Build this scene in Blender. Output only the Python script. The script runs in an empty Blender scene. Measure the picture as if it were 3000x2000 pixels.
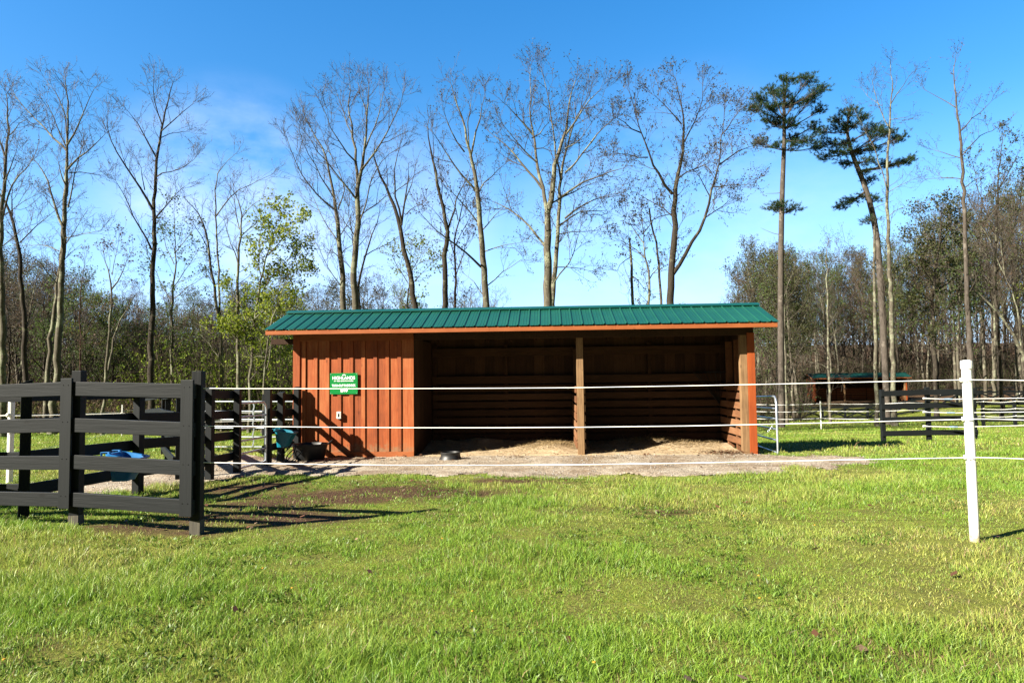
import bpy, bmesh, math, random
import numpy as np
from mathutils import Vector, Matrix
R = math.radians
rng = np.random.default_rng(7)
random.seed(11)
scene = bpy.context.scene
COL = scene.collection

# ------------------------------------------------------------------ camera
F = 2000.0; PITCH = math.atan(110 / F); ROLL = 0.0122; CAMZ = 1.44
_F = np.array([0, math.cos(PITCH), math.sin(PITCH)])
_U0 = np.array([0, -math.sin(PITCH), math.cos(PITCH)]); _R0 = np.array([1.0, 0, 0])
_r = _R0 * math.cos(ROLL) - _U0 * math.sin(ROLL)
_u = _U0 * math.cos(ROLL) + _R0 * math.sin(ROLL)
def W(px, py, D):
    """world point seen at photo position (3000 x 2000) at distance D along +Y"""
    d = _F + _r * ((px - 1500) / F) + _u * ((1000 - py) / F)
    return np.array([0, 0, CAMZ]) + d * (D / d[1])
cam = bpy.data.cameras.new('camera'); co = bpy.data.objects.new('camera', cam); COL.objects.link(co)
cam.sensor_width = 36; cam.lens = 24; cam.clip_start = 0.05; cam.clip_end = 3000
M = Matrix.Identity(4)
for i in range(3):
    M[i][0] = _r[i]; M[i][1] = _u[i]; M[i][2] = -_F[i]
M[2][3] = CAMZ
co.matrix_world = M
scene.camera = co

# ------------------------------------------------------------------ noise + terrain
def _hash(ix, iy, s):
    h = (ix.astype(np.int64) * 374761393 + iy.astype(np.int64) * 668265263 + s * 974634777) & 0x7fffffff
    h = (h ^ (h >> 13)) * 1274126177 & 0x7fffffff
    return ((h ^ (h >> 16)) & 0xffff) / 65535.0
def vnoise(x, y, s=0):
    ix = np.floor(x); iy = np.floor(y); fx = x - ix; fy = y - iy
    fx = fx * fx * (3 - 2 * fx); fy = fy * fy * (3 - 2 * fy)
    a = _hash(ix, iy, s); b = _hash(ix + 1, iy, s); c = _hash(ix, iy + 1, s); d = _hash(ix + 1, iy + 1, s)
    return (a * (1 - fx) + b * fx) * (1 - fy) + (c * (1 - fx) + d * fx) * fy
def fbm(x, y, s=0, o=3):
    t = 0; a = .5; n = 0
    for k in range(o):
        t = t + a * vnoise(x * 2 ** k, y * 2 ** k, s + k * 17); n += a; a *= .5
    return t / n
def sstep(a, b, x):
    t = np.clip((x - a) / (b - a), 0, 1); return t * t * (3 - 2 * t)
KY = [-40, 7, 15, 17.6, 19, 32, 45, 58, 78, 110, 160, 240, 420]
KL = [0, 0, -.23, -.27, -.40, -.85, -1.1, -1.15, -1.1, -.6, 5.5, 13, 16]
KR = [0, 0, -.23, -.27, -.48, -1.2, -1.65, -2.4, -1.85, .2, 7.5, 12, 15]
def zt(x, y):
    x = np.asarray(x, float); y = np.asarray(y, float)
    s = sstep(-6, 14, x)
    z = np.interp(y, KY, KL) * (1 - s) + np.interp(y, KY, KR) * s
    z = z + 1.1 * sstep(29, 40, x) * sstep(45, 58, y) * (1 - sstep(63, 73, y))
    near = 1 - sstep(22, 40, y)
    flat = sstep(12.5, 14.2, y) * (1 - sstep(17.8, 19, y)) * (1 - sstep(5.5, 7, np.abs(x)))
    z = z + (vnoise(x * .9, y * .9, 3) - .5) * .05 * near * (1 - flat) + (vnoise(x * 3, y * 3, 5) - .5) * .02 * near * (1 - flat)
    return z
def zg(x, y): return float(zt(x, y))

# ------------------------------------------------------------------ materials
ALB = .5      # the photograph is exposed for moderate, real surface colours
def sc_(c, k=None): return tuple(min(1, x * (ALB if k is None else k)) for x in c)
def nt(name):
    m = bpy.data.materials.new(name); m.use_nodes = True
    n = m.node_tree.nodes; l = m.node_tree.links
    return m, n, l, n['Principled BSDF']
def ramp(n, stops):
    r = n.new('ShaderNodeValToRGB'); e = r.color_ramp.elements
    e[0].position, e[0].color = stops[0][0], (*stops[0][1], 1)
    e[1].position, e[1].color = stops[-1][0], (*stops[-1][1], 1)
    for p, c in stops[1:-1]:
        x = e.new(p); x.color = (*c, 1)
    return r
def noise(n, l, vec, scale, detail=4, rough=.6):
    t = n.new('ShaderNodeTexNoise'); t.inputs['Scale'].default_value = scale
    t.inputs['Detail'].default_value = detail; t.inputs['Roughness'].default_value = rough
    if vec is not None: l.new(vec, t.inputs['Vector'])
    return t
def mixc(n, l, fac, a, b, mode='MIX'):
    m = n.new('ShaderNodeMix'); m.data_type = 'RGBA'; m.blend_type = mode
    for s, v in ((m.inputs[0], fac), (m.inputs[6], a), (m.inputs[7], b)):
        if isinstance(v, (int, float)): s.default_value = v
        elif isinstance(v, tuple): s.default_value = (*v, 1)
        else: l.new(v, s)
    return m.outputs[2]
def bump(n, l, h, b, strength=.3, dist=.01):
    k = n.new('ShaderNodeBump'); k.inputs['Strength'].default_value = strength; k.inputs['Distance'].default_value = dist
    l.new(h, k.inputs['Height']); l.new(k.outputs[0], b.inputs['Normal'])
def wood(name, cols, axis='z', rough=.75, bumps=.35, island=.55, knots=.6, wear=None, spec=.25):
    cols = [sc_(c) for c in cols]; wear = (sc_(wear[0]), wear[1]) if wear else None
    m, n, l, b = nt(name)
    tc = n.new('ShaderNodeTexCoord'); geo = n.new('ShaderNodeNewGeometry')
    off = n.new('ShaderNodeVectorMath'); off.operation = 'SCALE'
    cmb = n.new('ShaderNodeCombineXYZ')
    for i in range(3): l.new(geo.outputs['Random Per Island'], cmb.inputs[i])
    l.new(cmb.outputs[0], off.inputs[0]); off.inputs['Scale'].default_value = 37.0
    add = n.new('ShaderNodeVectorMath'); add.operation = 'ADD'
    l.new(tc.outputs['Object'], add.inputs[0]); l.new(off.outputs[0], add.inputs[1])
    mp = n.new('ShaderNodeMapping'); l.new(add.outputs[0], mp.inputs['Vector'])
    sc = {'x': (.9, 16, 16), 'y': (16, .9, 16), 'z': (16, 16, .9)}[axis]
    mp.inputs['Scale'].default_value = sc
    g = noise(n, l, mp.outputs[0], 2.2, 6, .65)
    g2 = noise(n, l, add.outputs[0], 2.6, 3, .55)
    r = ramp(n, [(.25, cols[0]), (.5, cols[1]), (.75, cols[2])])
    ma = n.new('ShaderNodeMath'); ma.operation = 'MULTIPLY_ADD'; l.new(g.outputs[0], ma.inputs[0]); ma.inputs[1].default_value = .75
    ma.inputs[2].default_value = 0
    mb = n.new('ShaderNodeMath'); mb.operation = 'MULTIPLY_ADD'; l.new(geo.outputs['Random Per Island'], mb.inputs[0]); mb.inputs[1].default_value = island * .45
    l.new(ma.outputs[0], mb.inputs[2])
    mc = n.new('ShaderNodeMath'); mc.operation = 'MULTIPLY_ADD'; l.new(g2.outputs[0], mc.inputs[0]); mc.inputs[1].default_value = .4; l.new(mb.outputs[0], mc.inputs[2])
    md = n.new('ShaderNodeMath'); md.operation = 'SUBTRACT'; l.new(mc.outputs[0], md.inputs[0]); md.inputs[1].default_value = .2 + island * .1
    l.new(md.outputs[0], r.inputs[0])
    col = r.outputs[0]
    if knots:
        v = n.new('ShaderNodeTexVoronoi'); v.inputs['Scale'].default_value = 1.0
        mk = n.new('ShaderNodeMapping'); l.new(add.outputs[0], mk.inputs['Vector'])
        mk.inputs['Scale'].default_value = {'x': (2.2, 5, 5), 'y': (5, 2.2, 5), 'z': (5, 5, 2.2)}[axis]
        l.new(mk.outputs[0], v.inputs['Vector'])
        kr = ramp(n, [(.05, (1, 1, 1)), (.12, (0, 0, 0))]); l.new(v.outputs['Distance'], kr.inputs[0])
        dk = tuple(c * .3 for c in cols[0])
        mk2 = n.new('ShaderNodeMath'); mk2.operation = 'MULTIPLY'; l.new(kr.outputs[0], mk2.inputs[0]); mk2.inputs[1].default_value = knots
        col = mixc(n, l, mk2.outputs[0], col, dk)
    if wear:
        wn = noise(n, l, mp.outputs[0], 5, 5, .75)
        wr = ramp(n, [(wear[1], (0, 0, 0)), (wear[1] + .04, (1, 1, 1))]); l.new(wn.outputs[0], wr.inputs[0])
        col = mixc(n, l, wr.outputs[0], col, wear[0])
    if name == 'stained_siding':
        sp = n.new('ShaderNodeSeparateXYZ'); l.new(tc.outputs['Object'], sp.inputs[0]); sn = noise(n, l, tc.outputs['Object'], 6, 5, .7)
        a1 = n.new('ShaderNodeMath'); a1.operation = 'MULTIPLY_ADD'; l.new(sn.outputs[0], a1.inputs[0]); a1.inputs[1].default_value = -.9; l.new(sp.outputs['Z'], a1.inputs[2])
        sr = ramp(n, [(.0, (.75, .75, .75)), (.16, (0, 0, 0))]); a2 = n.new('ShaderNodeMath'); a2.operation = 'ADD'; l.new(a1.outputs[0], a2.inputs[0]); a2.inputs[1].default_value = .33; l.new(a2.outputs[0], sr.inputs[0])
        col = mixc(n, l, sr.outputs[0], col, sc_((.40, .25, .13)))
    l.new(col, b.inputs['Base Color'])
    b.inputs['Roughness'].default_value = rough; b.inputs['Specular IOR Level'].default_value = spec
    bump(n, l, g.outputs[0], b, bumps, .012)
    return m
def plain(name, c, rough=.5, metal=0, var=.25, scale=9, spec=.5, bumps=.1):
    if c[0] < .5 or c[2] < .5: c = sc_(c)
    m, n, l, b = nt(name)
    tc = n.new('ShaderNodeTexCoord')
    g = noise(n, l, tc.outputs['Object'], scale, 5, .65)
    r = ramp(n, [(.3, tuple(x * (1 - var) for x in c)), (.7, tuple(min(1, x * (1 + var)) for x in c))])
    l.new(g.outputs[0], r.inputs[0]); l.new(r.outputs[0], b.inputs['Base Color'])
    b.inputs['Metallic'].default_value = metal; b.inputs['Specular IOR Level'].default_value = spec
    rr = n.new('ShaderNodeMapRange'); rr.inputs[3].default_value = max(0, rough - .1); rr.inputs[4].default_value = min(1, rough + .12)
    l.new(g.outputs[0], rr.inputs[0]); l.new(rr.outputs[0], b.inputs['Roughness'])
    if bumps: bump(n, l, g.outputs[0], b, bumps, .01)
    return m
STAIN = [(.31, .074, .021), (.53, .128, .034), (.68, .235, .078)]
M_stain = wood('stained_siding', STAIN, 'z', .65, .35, .9, .5, ((.62, .36, .2), .70))
M_stainx = wood('stained_fascia', [(.42, .11, .03), (.55, .17, .05), (.6, .26, .09)], 'x', .65, .3, .6, .4)
M_stainpost = wood('stained_post', [(.42, .085, .02), (.55, .12, .026), (.6, .17, .04)], 'z', .6, .3, .5, .4)
M_raw = wood('unstained_post_wood', [(.26, .15, .07), (.45, .27, .13), (.55, .37, .2)], 'z', .8, .5, .5, .6)
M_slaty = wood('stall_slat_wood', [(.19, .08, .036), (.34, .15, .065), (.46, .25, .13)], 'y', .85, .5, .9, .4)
M_slatx = wood('shaded_back_slat_wood', [(.058, .028, .013), (.098, .047, .021), (.14, .07, .033)], 'x', .85, .5, .9, .4)  # slat wood again, darkened so the colour carries the stall's shade
M_inner = wood('shaded_inner_board_wood', [(.045, .021, .010), (.08, .037, .017), (.115, .057, .027)], 'z', .85, .4, .9, .4)  # board colour lowered to put the interior's shade into the wood
M_black = wood('black_fence_paint_z', [(.011, .0138, .0155), (.0145, .0178, .020), (.019, .023, .0255)], 'z', .6, .3, .5, .45, ((.10, .11, .11), .80), .2)
M_blackx = wood('black_fence_paint_x', [(.011, .0138, .0155), (.0145, .0178, .020), (.0195, .0236, .0262)], 'x', .6, .3, .5, .7, ((.10, .11, .11), .80), .2)
M_bareend = wood('bare_post_foot', [(.09, .085, .075), (.17, .155, .12), (.3, .24, .14)], 'z', .85, .5, .3, .2)
M_roof = plain('green_roof_metal', (.010, .120, .076), .38, 0, .12, 1.2, .5, .03)
M_cap = plain('green_ridge_metal', (.005, .115, .088), .35, 0, .08, 1.0, .5, .02)
M_roof_shaded = plain('shaded_green_roof_metal', (.003, .062, .052), .6, 0, .2, 1.2, .2, .03)  # roof green darkened so the colour carries tree shade on the far shed
M_white = plain('white_post_plastic', (.80, .80, .78), .35, 0, .04, 6, .5, .02)
M_wpost = plain('white_post_scuffed', (.80, .80, .78), .35, 0, .03, 6, .5, .02)
n = M_wpost.node_tree.nodes; l = M_wpost.node_tree.links; b = n['Principled BSDF']; src_ = b.inputs['Base Color'].links[0].from_socket
tc = n.new('ShaderNodeTexCoord'); sp = n.new('ShaderNodeSeparateXYZ'); l.new(tc.outputs['Object'], sp.inputs[0]); sn = noise(n, l, tc.outputs['Object'], 14, 5, .7)
a1 = n.new('ShaderNodeMath'); a1.operation = 'MULTIPLY_ADD'; l.new(sn.outputs[0], a1.inputs[0]); a1.inputs[1].default_value = -.5; l.new(sp.outputs['Z'], a1.inputs[2])
sr = ramp(n, [(.0, (.85, .85, .85)), (.12, (0, 0, 0))]); a2 = n.new('ShaderNodeMath'); a2.operation = 'ADD'; l.new(a1.outputs[0], a2.inputs[0]); a2.inputs[1].default_value = .21; l.new(a2.outputs[0], sr.inputs[0])
l.new(mixc(n, l, sr.outputs[0], src_, (.26, .20, .10)), b.inputs['Base Color'])
M_rope = plain('white_rope', (.88, .88, .86), .6, 0, .04, 60, .3, 0)
M_galv = plain('galvanised_tube', (.55, .60, .66), .38, .85, .15, 12, .5, .05)
M_galvd = plain('dark_blue_gate_paint', (.06, .10, .14), .4, .3, .2, 12, .5, .05)
M_blue = plain('light_blue_plastic', (.025, .27, .72), .35, 0, .08, 5, .5, .03)
M_teal = plain('teal_plastic', (.008, .27, .40), .35, 0, .1, 5, .5, .03)
M_rubber = plain('black_rubber', (.02, .021, .022), .5, 0, .4, 10, .5, .1)
M_sign = plain('green_sign_panel', (.0, .33, .06), .35, 0, .04, 3, .5, 0)
M_letter = plain('white_sign_lettering', (.85, .85, .85), .5, 0, .02, 3, .3, 0)
M_box = plain('grey_outlet_cover', (.55, .56, .52), .5, 0, .06, 8)
M_darkhole = plain('dark_outlet_window', (.02, .02, .02), .3, 0, .1, 8)
M_insul = plain('cream_insulator', (.75, .75, .6), .4, 0, .05, 8)
M_iron = plain('black_iron_bar', (.015, .015, .015), .5, .5, .3, 8)

def bark(name, c1, c2, lichen, lich=.52, scale=5):
    c1, c2, lichen = sc_(c1), sc_(c2), sc_(lichen)
    m, n, l, b = nt(name)
    tc = n.new('ShaderNodeTexCoord'); mp = n.new('ShaderNodeMapping'); l.new(tc.outputs['Object'], mp.inputs[0]); mp.inputs['Scale'].default_value = (3, 3, .7)
    g = noise(n, l, mp.outputs[0], scale, 6, .7); r = ramp(n, [(.32, c1), (.68, c2)]); l.new(g.outputs[0], r.inputs[0])
    h = noise(n, l, tc.outputs['Object'], 1.7, 5, .7); hr = ramp(n, [(lich, (0, 0, 0)), (lich + .08, (1, 1, 1))]); l.new(h.outputs[0], hr.inputs[0])
    l.new(mixc(n, l, hr.outputs[0], r.outputs[0], lichen), b.inputs['Base Color'])
    b.inputs['Roughness'].default_value = .9; b.inputs['Specular IOR Level'].default_value = .15
    bump(n, l, g.outputs[0], b, .8, .03)
    return m
B_grey = bark('grey_lichen_bark', (.10, .086, .064), (.23, .205, .155), (.34, .35, .24), .50)
B_dark = bark('dark_wet_bark', (.035, .028, .022), (.095, .078, .060), (.20, .19, .13), .55)
B_pine = bark('pine_bark', (.085, .07, .058), (.19, .16, .135), (.26, .225, .19), .55)
B_wood = bark('forest_bark', (.075, .062, .048), (.19, .165, .125), (.33, .32, .23), .52)
B_red = bark('red_brown_bark', (.05, .028, .02), (.13, .075, .05), (.19, .14, .09), .6)
def leafmat(name, cols, trans=.35):
    cols = [sc_(c) for c in cols]
    m, n, l, b = nt(name)
    geo = n.new('ShaderNodeNewGeometry'); r = ramp(n, [(i / (len(cols) - 1), c) for i, c in enumerate(cols)])
    l.new(geo.outputs['Random Per Island'], r.inputs[0])
    tr = n.new('ShaderNodeBsdfTranslucent'); l.new(r.outputs[0], tr.inputs[0]); l.new(r.outputs[0], b.inputs['Base Color'])
    b.inputs['Roughness'].default_value = .55; b.inputs['Specular IOR Level'].default_value = .25
    mx = n.new('ShaderNodeMixShader'); mx.inputs[0].default_value = trans
    l.new(b.outputs[0], mx.inputs[1]); l.new(tr.outputs[0], mx.inputs[2]); l.new(mx.outputs[0], n['Material Output'].inputs[0])
    return m
L_bud = leafmat('olive_bud_leaves', [(.085, .065, .03), (.12, .11, .04), (.15, .13, .055)])
L_red = leafmat('reddish_bud_leaves', [(.15, .08, .05), (.20, .12, .065), (.18, .15, .07)])
L_grn = leafmat('fresh_green_leaves', [(.20, .31, .03), (.34, .45, .04), (.50, .54, .07)], .5)
L_mid = leafmat('mid_green_leaves', [(.09, .16, .035), (.14, .23, .05), (.20, .27, .07)], .45)
L_ol = leafmat('dark_olive_leaves', [(.06, .08, .025), (.10, .115, .035), (.15, .15, .05)])
L_ndl = leafmat('pine_needles', [(.035, .085, .028), (.05, .115, .035), (.085, .16, .045)], .25)
L_twg = leafmat('bare_twigs', [(.085, .064, .05), (.14, .112, .088), (.20, .17, .135)], .1)
def attrmat(name, trans, rough=.5, spec=.3):
    m, n, l, b = nt(name)
    a = n.new('ShaderNodeAttribute'); a.attribute_name = 'albedo'
    l.new(a.outputs['Color'], b.inputs['Base Color']); b.inputs['Roughness'].default_value = rough; b.inputs['Specular IOR Level'].default_value = spec
    if trans:
        tr = n.new('ShaderNodeBsdfTranslucent'); l.new(a.outputs['Color'], tr.inputs[0])
        mx = n.new('ShaderNodeMixShader'); mx.inputs[0].default_value = trans
        l.new(b.outputs[0], mx.inputs[1]); l.new(tr.outputs[0], mx.inputs[2]); l.new(mx.outputs[0], n['Material Output'].inputs[0])
    return m
M_blade = attrmat('grass_blade', .4, .45, .35)
M_straw = attrmat('straw_stalk', .15, .6, .3)
M_brush = attrmat('undergrowth_leaf', .3, .7, .1)

# ------------------------------------------------------------------ object helpers
def tag(o, label=None, cat=None, group=None, kind=None):
    if label: o['label'] = label
    if cat: o['category'] = cat
    if group: o['group'] = group
    if kind: o['kind'] = kind
    return o
def thing(name, label, cat, loc=(0, 0, 0), rz=0, group=None):
    o = bpy.data.objects.new(name, None); COL.objects.link(o); o.empty_display_size = .2
    o.location = loc; o.rotation_euler = (0, 0, rz)
    return tag(o, label, cat, group)
def link(name, me, mat, parent=None):
    o = bpy.data.objects.new(name, me); COL.objects.link(o)
    if mat is not None: me.materials.append(mat)
    if parent is not None: o.parent = parent
    return o
def np_mesh(name, V, quads=None, tris=None, smooth=False):
    me = bpy.data.meshes.new(name)
    V = np.asarray(V, np.float32)
    nq = 0 if quads is None else len(quads); ntt = 0 if tris is None else len(tris)
    me.vertices.add(len(V)); me.vertices.foreach_set('co', V.ravel())
    li = []
    if nq: li.append(np.asarray(quads, np.int32).ravel())
    if ntt: li.append(np.asarray(tris, np.int32).ravel())
    li = np.concatenate(li)
    me.loops.add(len(li)); me.loops.foreach_set('vertex_index', li)
    st = np.concatenate([np.arange(nq) * 4, nq * 4 + np.arange(ntt) * 3]).astype(np.int32)
    me.polygons.add(nq + ntt); me.polygons.foreach_set('loop_start', st)
    if smooth: me.polygons.foreach_set('use_smooth', np.ones(nq + ntt, bool))
    me.update(calc_edges=True)
    return me
class MB:
    def __init__(s): s.v = []; s.f = []
    def box(s, x0, x1, y0, y1, z0, z1, mat=None):
        b = len(s.v)
        P = [(x0, y0, z0), (x1, y0, z0), (x1, y1, z0), (x0, y1, z0), (x0, y0, z1), (x1, y0, z1), (x1, y1, z1), (x0, y1, z1)]
        if mat is not None: P = [tuple(mat @ Vector(p)) for p in P]
        s.v += P
        s.f += [tuple(b + i for i in q) for q in ((0, 3, 2, 1), (4, 5, 6, 7), (0, 1, 5, 4), (1, 2, 6, 5), (2, 3, 7, 6), (3, 0, 4, 7))]
        return s
    def hexa(s, P):
        b = len(s.v); s.v += [tuple(p) for p in P]
        s.f += [tuple(b + i for i in q) for q in ((0, 3, 2, 1), (4, 5, 6, 7), (0, 1, 5, 4), (1, 2, 6, 5), (2, 3, 7, 6), (3, 0, 4, 7))]
        return s
    def beam(s, p, q, w, h, up=(0, 0, 1)):
        """board from p to q; w across, h along up"""
        p = Vector(p); q = Vector(q); d = (q - p).normalized(); up = Vector(up)
        side = d.cross(up).normalized(); up = side.cross(d).normalized()
        P = []
        for zz in (-h / 2, h / 2):
            for (e, sg) in ((p, -1), (q, -1), (q, 1), (p, 1)):
                P.append(e + side * (sg * w / 2) + up * zz)
        return s.hexa(P)
    def tube(s, pts, r, n=8, cap=True):
        pts = [Vector(p) for p in pts]; k = len(pts)
        rs = r if isinstance(r, (list, tuple)) else [r] * k
        b = len(s.v); ref = None
        for i, p in enumerate(pts):
            t = (pts[min(i + 1, k - 1)] - pts[max(i - 1, 0)]).normalized()
            if ref is None:
                ref = Vector((0, 0, 1)) if abs(t.z) < .9 else Vector((1, 0, 0))
            a = (ref - t * ref.dot(t)).normalized(); c = t.cross(a); ref = a
            for j in range(n):
                an = 2 * math.pi * j / n
                s.v.append(tuple(p + a * (math.cos(an) * rs[i]) + c * (math.sin(an) * rs[i])))
        for i in range(k - 1):
            for j in range(n):
                s.f.append((b + i * n + j, b + i * n + (j + 1) % n, b + (i + 1) * n + (j + 1) % n, b + (i + 1) * n + j))
        if cap:
            s.f.append(tuple(b + j for j in reversed(range(n)))); s.f.append(tuple(b + (k - 1) * n + j for j in range(n)))
        return s
    def lathe(s, prof, n=32, sx=1, sy=1, c=(0, 0, 0)):
        b = len(s.v); k = len(prof)
        for (r, z) in prof:
            for j in range(n):
                a = 2 * math.pi * j / n
                s.v.append((c[0] + r * math.cos(a) * sx, c[1] + r * math.sin(a) * sy, c[2] + z))
        for i in range(k - 1):
            for j in range(n):
                s.f.append((b + i * n + j, b + i * n + (j + 1) % n, b + (i + 1) * n + (j + 1) % n, b + (i + 1) * n + j))
        s.f.append(tuple(b + j for j in reversed(range(n)))); s.f.append(tuple(b + (k - 1) * n + j for j in range(n)))
        return s
    def build(s, name, mat, parent=None, bevel=0, smooth=False, seg=2):
        me = bpy.data.meshes.new(name); me.from_pydata(s.v, [], s.f)
        if smooth: me.polygons.foreach_set('use_smooth', [True] * len(me.polygons))
        me.update()
        o = link(name, me, mat, parent)
        if bevel:
            md = o.modifiers.new('edge_wear', 'BEVEL'); md.width = bevel; md.segments = seg; md.limit_method = 'ANGLE'; md.angle_limit = R(40)
        if smooth:
            md = o.modifiers.new('edge_split', 'EDGE_SPLIT'); md.split_angle = R(45)
        return o

# ------------------------------------------------------------------ light + sky
SUN = Vector((1.58, .919, -1.17)).normalized()      # direction light travels
elev = math.asin(-SUN.z); azim = math.atan2(-SUN.x, -SUN.y)
sl = bpy.data.lights.new('sun', 'SUN'); sl.energy = 5.0; sl.angle = R(.5); sl.color = (1, .92, .78)
so = bpy.data.objects.new('sun', sl); COL.objects.link(so); so.rotation_euler = SUN.to_track_quat('-Z', 'Y').to_euler()
w = bpy.data.worlds.new('World'); scene.world = w; w.use_nodes = True
n = w.node_tree.nodes; l = w.node_tree.links; bg = n['Background']
sky = n.new('ShaderNodeTexSky'); sky.sky_type = 'NISHITA'; sky.sun_disc = False
sky.sun_elevation = elev; sky.sun_rotation = azim % (2 * math.pi); sky.air_density = 1.0; sky.dust_density = .6; sky.ozone_density = 2.5
hs = n.new('ShaderNodeHueSaturation'); hs.inputs['Saturation'].default_value = 1.38; hs.inputs['Value'].default_value = 1.0; hs.inputs['Hue'].default_value = .5
l.new(sky.outputs[0], hs.inputs['Color'])
tc = n.new('ShaderNodeTexCoord'); mp = n.new('ShaderNodeMapping'); l.new(tc.outputs['Generated'], mp.inputs[0]); mp.inputs['Scale'].default_value = (1.0, 1.0, 2.2); mp.inputs['Location'].default_value = (.35, .0, .1)
cl = noise(n, l, mp.outputs[0], 4.5, 7, .6)
cr = ramp(n, [(.36, (0, 0, 0)), (.68, (1, 1, 1))]); l.new(cl.outputs[0], cr.inputs[0])
# one soft bank of thin cloud low over the left wood, and a faint veil
fac = None
for (px_, py_, lo_, hi_, am_) in ((690, 640, .980, .9996, .50), (2000, 820, .95, .999, .25), (1100, 700, .975, .999, .25)):
    dv = Vector(_F + _r * ((px_ - 1500) / F) + _u * ((1000 - py_) / F)).normalized()
    nv = n.new('ShaderNodeVectorMath'); nv.operation = 'NORMALIZE'; l.new(tc.outputs['Generated'], nv.inputs[0])
    dp = n.new('ShaderNodeVectorMath'); dp.operation = 'DOT_PRODUCT'; l.new(nv.outputs[0], dp.inputs[0]); dp.inputs[1].default_value = dv
    q_ = n.new('ShaderNodeMapRange'); q_.interpolation_type = 'SMOOTHSTEP'; l.new(dp.outputs['Value'], q_.inputs[0]); q_.inputs[1].default_value = lo_; q_.inputs[2].default_value = hi_; q_.inputs[4].default_value = am_
    if fac is None: fac = q_.outputs[0]
    else:
        ad = n.new('ShaderNodeMath'); ad.operation = 'MAXIMUM'; l.new(fac, ad.inputs[0]); l.new(q_.outputs[0], ad.inputs[1]); fac = ad.outputs[0]
mm = n.new('ShaderNodeMath'); mm.operation = 'MULTIPLY'; l.new(fac, mm.inputs[0]); l.new(cr.outputs[0], mm.inputs[1])
sz_ = n.new('ShaderNodeSeparateXYZ'); l.new(tc.outputs['Generated'], sz_.inputs[0])
lo2 = n.new('ShaderNodeMapRange'); lo2.interpolation_type = 'SMOOTHSTEP'; l.new(sz_.outputs['Z'], lo2.inputs[0]); lo2.inputs[1].default_value = .0; lo2.inputs[2].default_value = .36; lo2.inputs[3].default_value = .66; lo2.inputs[4].default_value = 0
lowsky = mixc(n, l, lo2.outputs[0], hs.outputs[0], (2.9, 4.75, 8.2))
skyc = mixc(n, l, mm.outputs[0], lowsky, (4.9, 5.5, 7.4))
# sky scaled up ahead of the view and dimmed behind it, to deepen shade
sx3 = n.new('ShaderNodeSeparateXYZ'); l.new(tc.outputs['Generated'], sx3.inputs[0])
mr = n.new('ShaderNodeMapRange'); mr.interpolation_type = 'SMOOTHSTEP'; l.new(sx3.outputs['Y'], mr.inputs[0])
mr.inputs[1].default_value = -.15; mr.inputs[2].default_value = .7; mr.inputs[3].default_value = .20; mr.inputs[4].default_value = 1.42
mz = n.new('ShaderNodeMapRange'); l.new(sx3.outputs['Z'], mz.inputs[0]); mz.inputs[1].default_value = 0; mz.inputs[2].default_value = .5; mz.inputs[3].default_value = .90; mz.inputs[4].default_value = 1.02
my = n.new('ShaderNodeMath'); my.operation = 'MULTIPLY'; l.new(mr.outputs[0], my.inputs[0]); l.new(mz.outputs[0], my.inputs[1]); mr = my
vm = n.new('ShaderNodeVectorMath'); vm.operation = 'SCALE'; l.new(skyc, vm.inputs[0]); l.new(mr.outputs[0], vm.inputs['Scale'])
l.new(vm.outputs[0], bg.inputs['Color'])
bg.inputs['Strength'].default_value = .05
scene.view_settings.view_transform = 'Standard'; scene.view_settings.look = 'None'
scene.view_settings.exposure = 1.92; scene.view_settings.gamma = 1
scene.render.film_transparent = False
scene.cycles.max_bounces = 6; scene.cycles.transparent_max_bounces = 4

# ------------------------------------------------------------------ ground masks
GP = np.array([(-1.9, 11.1), (.5, 10.85), (2.7, 10.8), (4.2, 10.95), (4.6, 11.6), (5.2, 11.5), (6.3, 12.3), (6.9, 13.5), (5.7, 14.2), (5.2, 14.55), (5.2, 15.2), (-4.9, 15.2), (-6.2, 16), (-6.6, 13.5),
               (-6.7, 12.2), (-7.3, 11), (-9.5, 10.2), (-9.5, 9.3), (-7.2, 9.4), (-5.3, 9.25), (-5.0, 10.4), (-4.3, 11.35), (-3.2, 11.3)])
def sdf(x, y, P):
    d = np.full(x.shape, 1e9); ins = np.zeros(x.shape, bool); k = len(P)
    for i in range(k):
        ax, ay = P[i]; bx, by = P[(i + 1) % k]
        ex, ey = bx - ax, by - ay; px, py = x - ax, y - ay
        t = np.clip((px * ex + py * ey) / (ex * ex + ey * ey), 0, 1)
        d = np.minimum(d, np.hypot(px - ex * t, py - ey * t))
        c = ((ay > y) != (by > y)) & (x < (bx - ax) * (y - ay) / (by - ay + 1e-12) + ax)
        ins ^= c
    return np.where(ins, -d, d)
def gravel_m(x, y):
    return sdf(x, y, GP) + (fbm(x * 1.7, y * 1.7, 21) - .5) * .95 + (fbm(x * 6, y * 6, 23) - .5) * .28
DIRT = [(-2.6, 7.5, 1.5, .55, 1.0), (-2.5, 8.8, 1.6, .9, 1.0), (-1.3, 9.2, 1.5, .8, .9), (-3.6, 9.8, 1.0, .9, .85), (-3.9, 6.95, 1.1, .25, .8), (-.5, 10.3, 2.2, .5, .6), (-3.1, 6.7, .35, .25, .8),
        (6.2, 5.6, .9, .5, .45), (3.2, 5.1, .7, .35, .45), (5.4, 4.6, .7, .4, .5), (-2.6, 3.6, .6, .3, .4), (1.2, 7.6, 2.2, .5, .4), (2.9, 4.2, .5, .3, .45), (2.0, 3.6, .5, .3, .4)]
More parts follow.
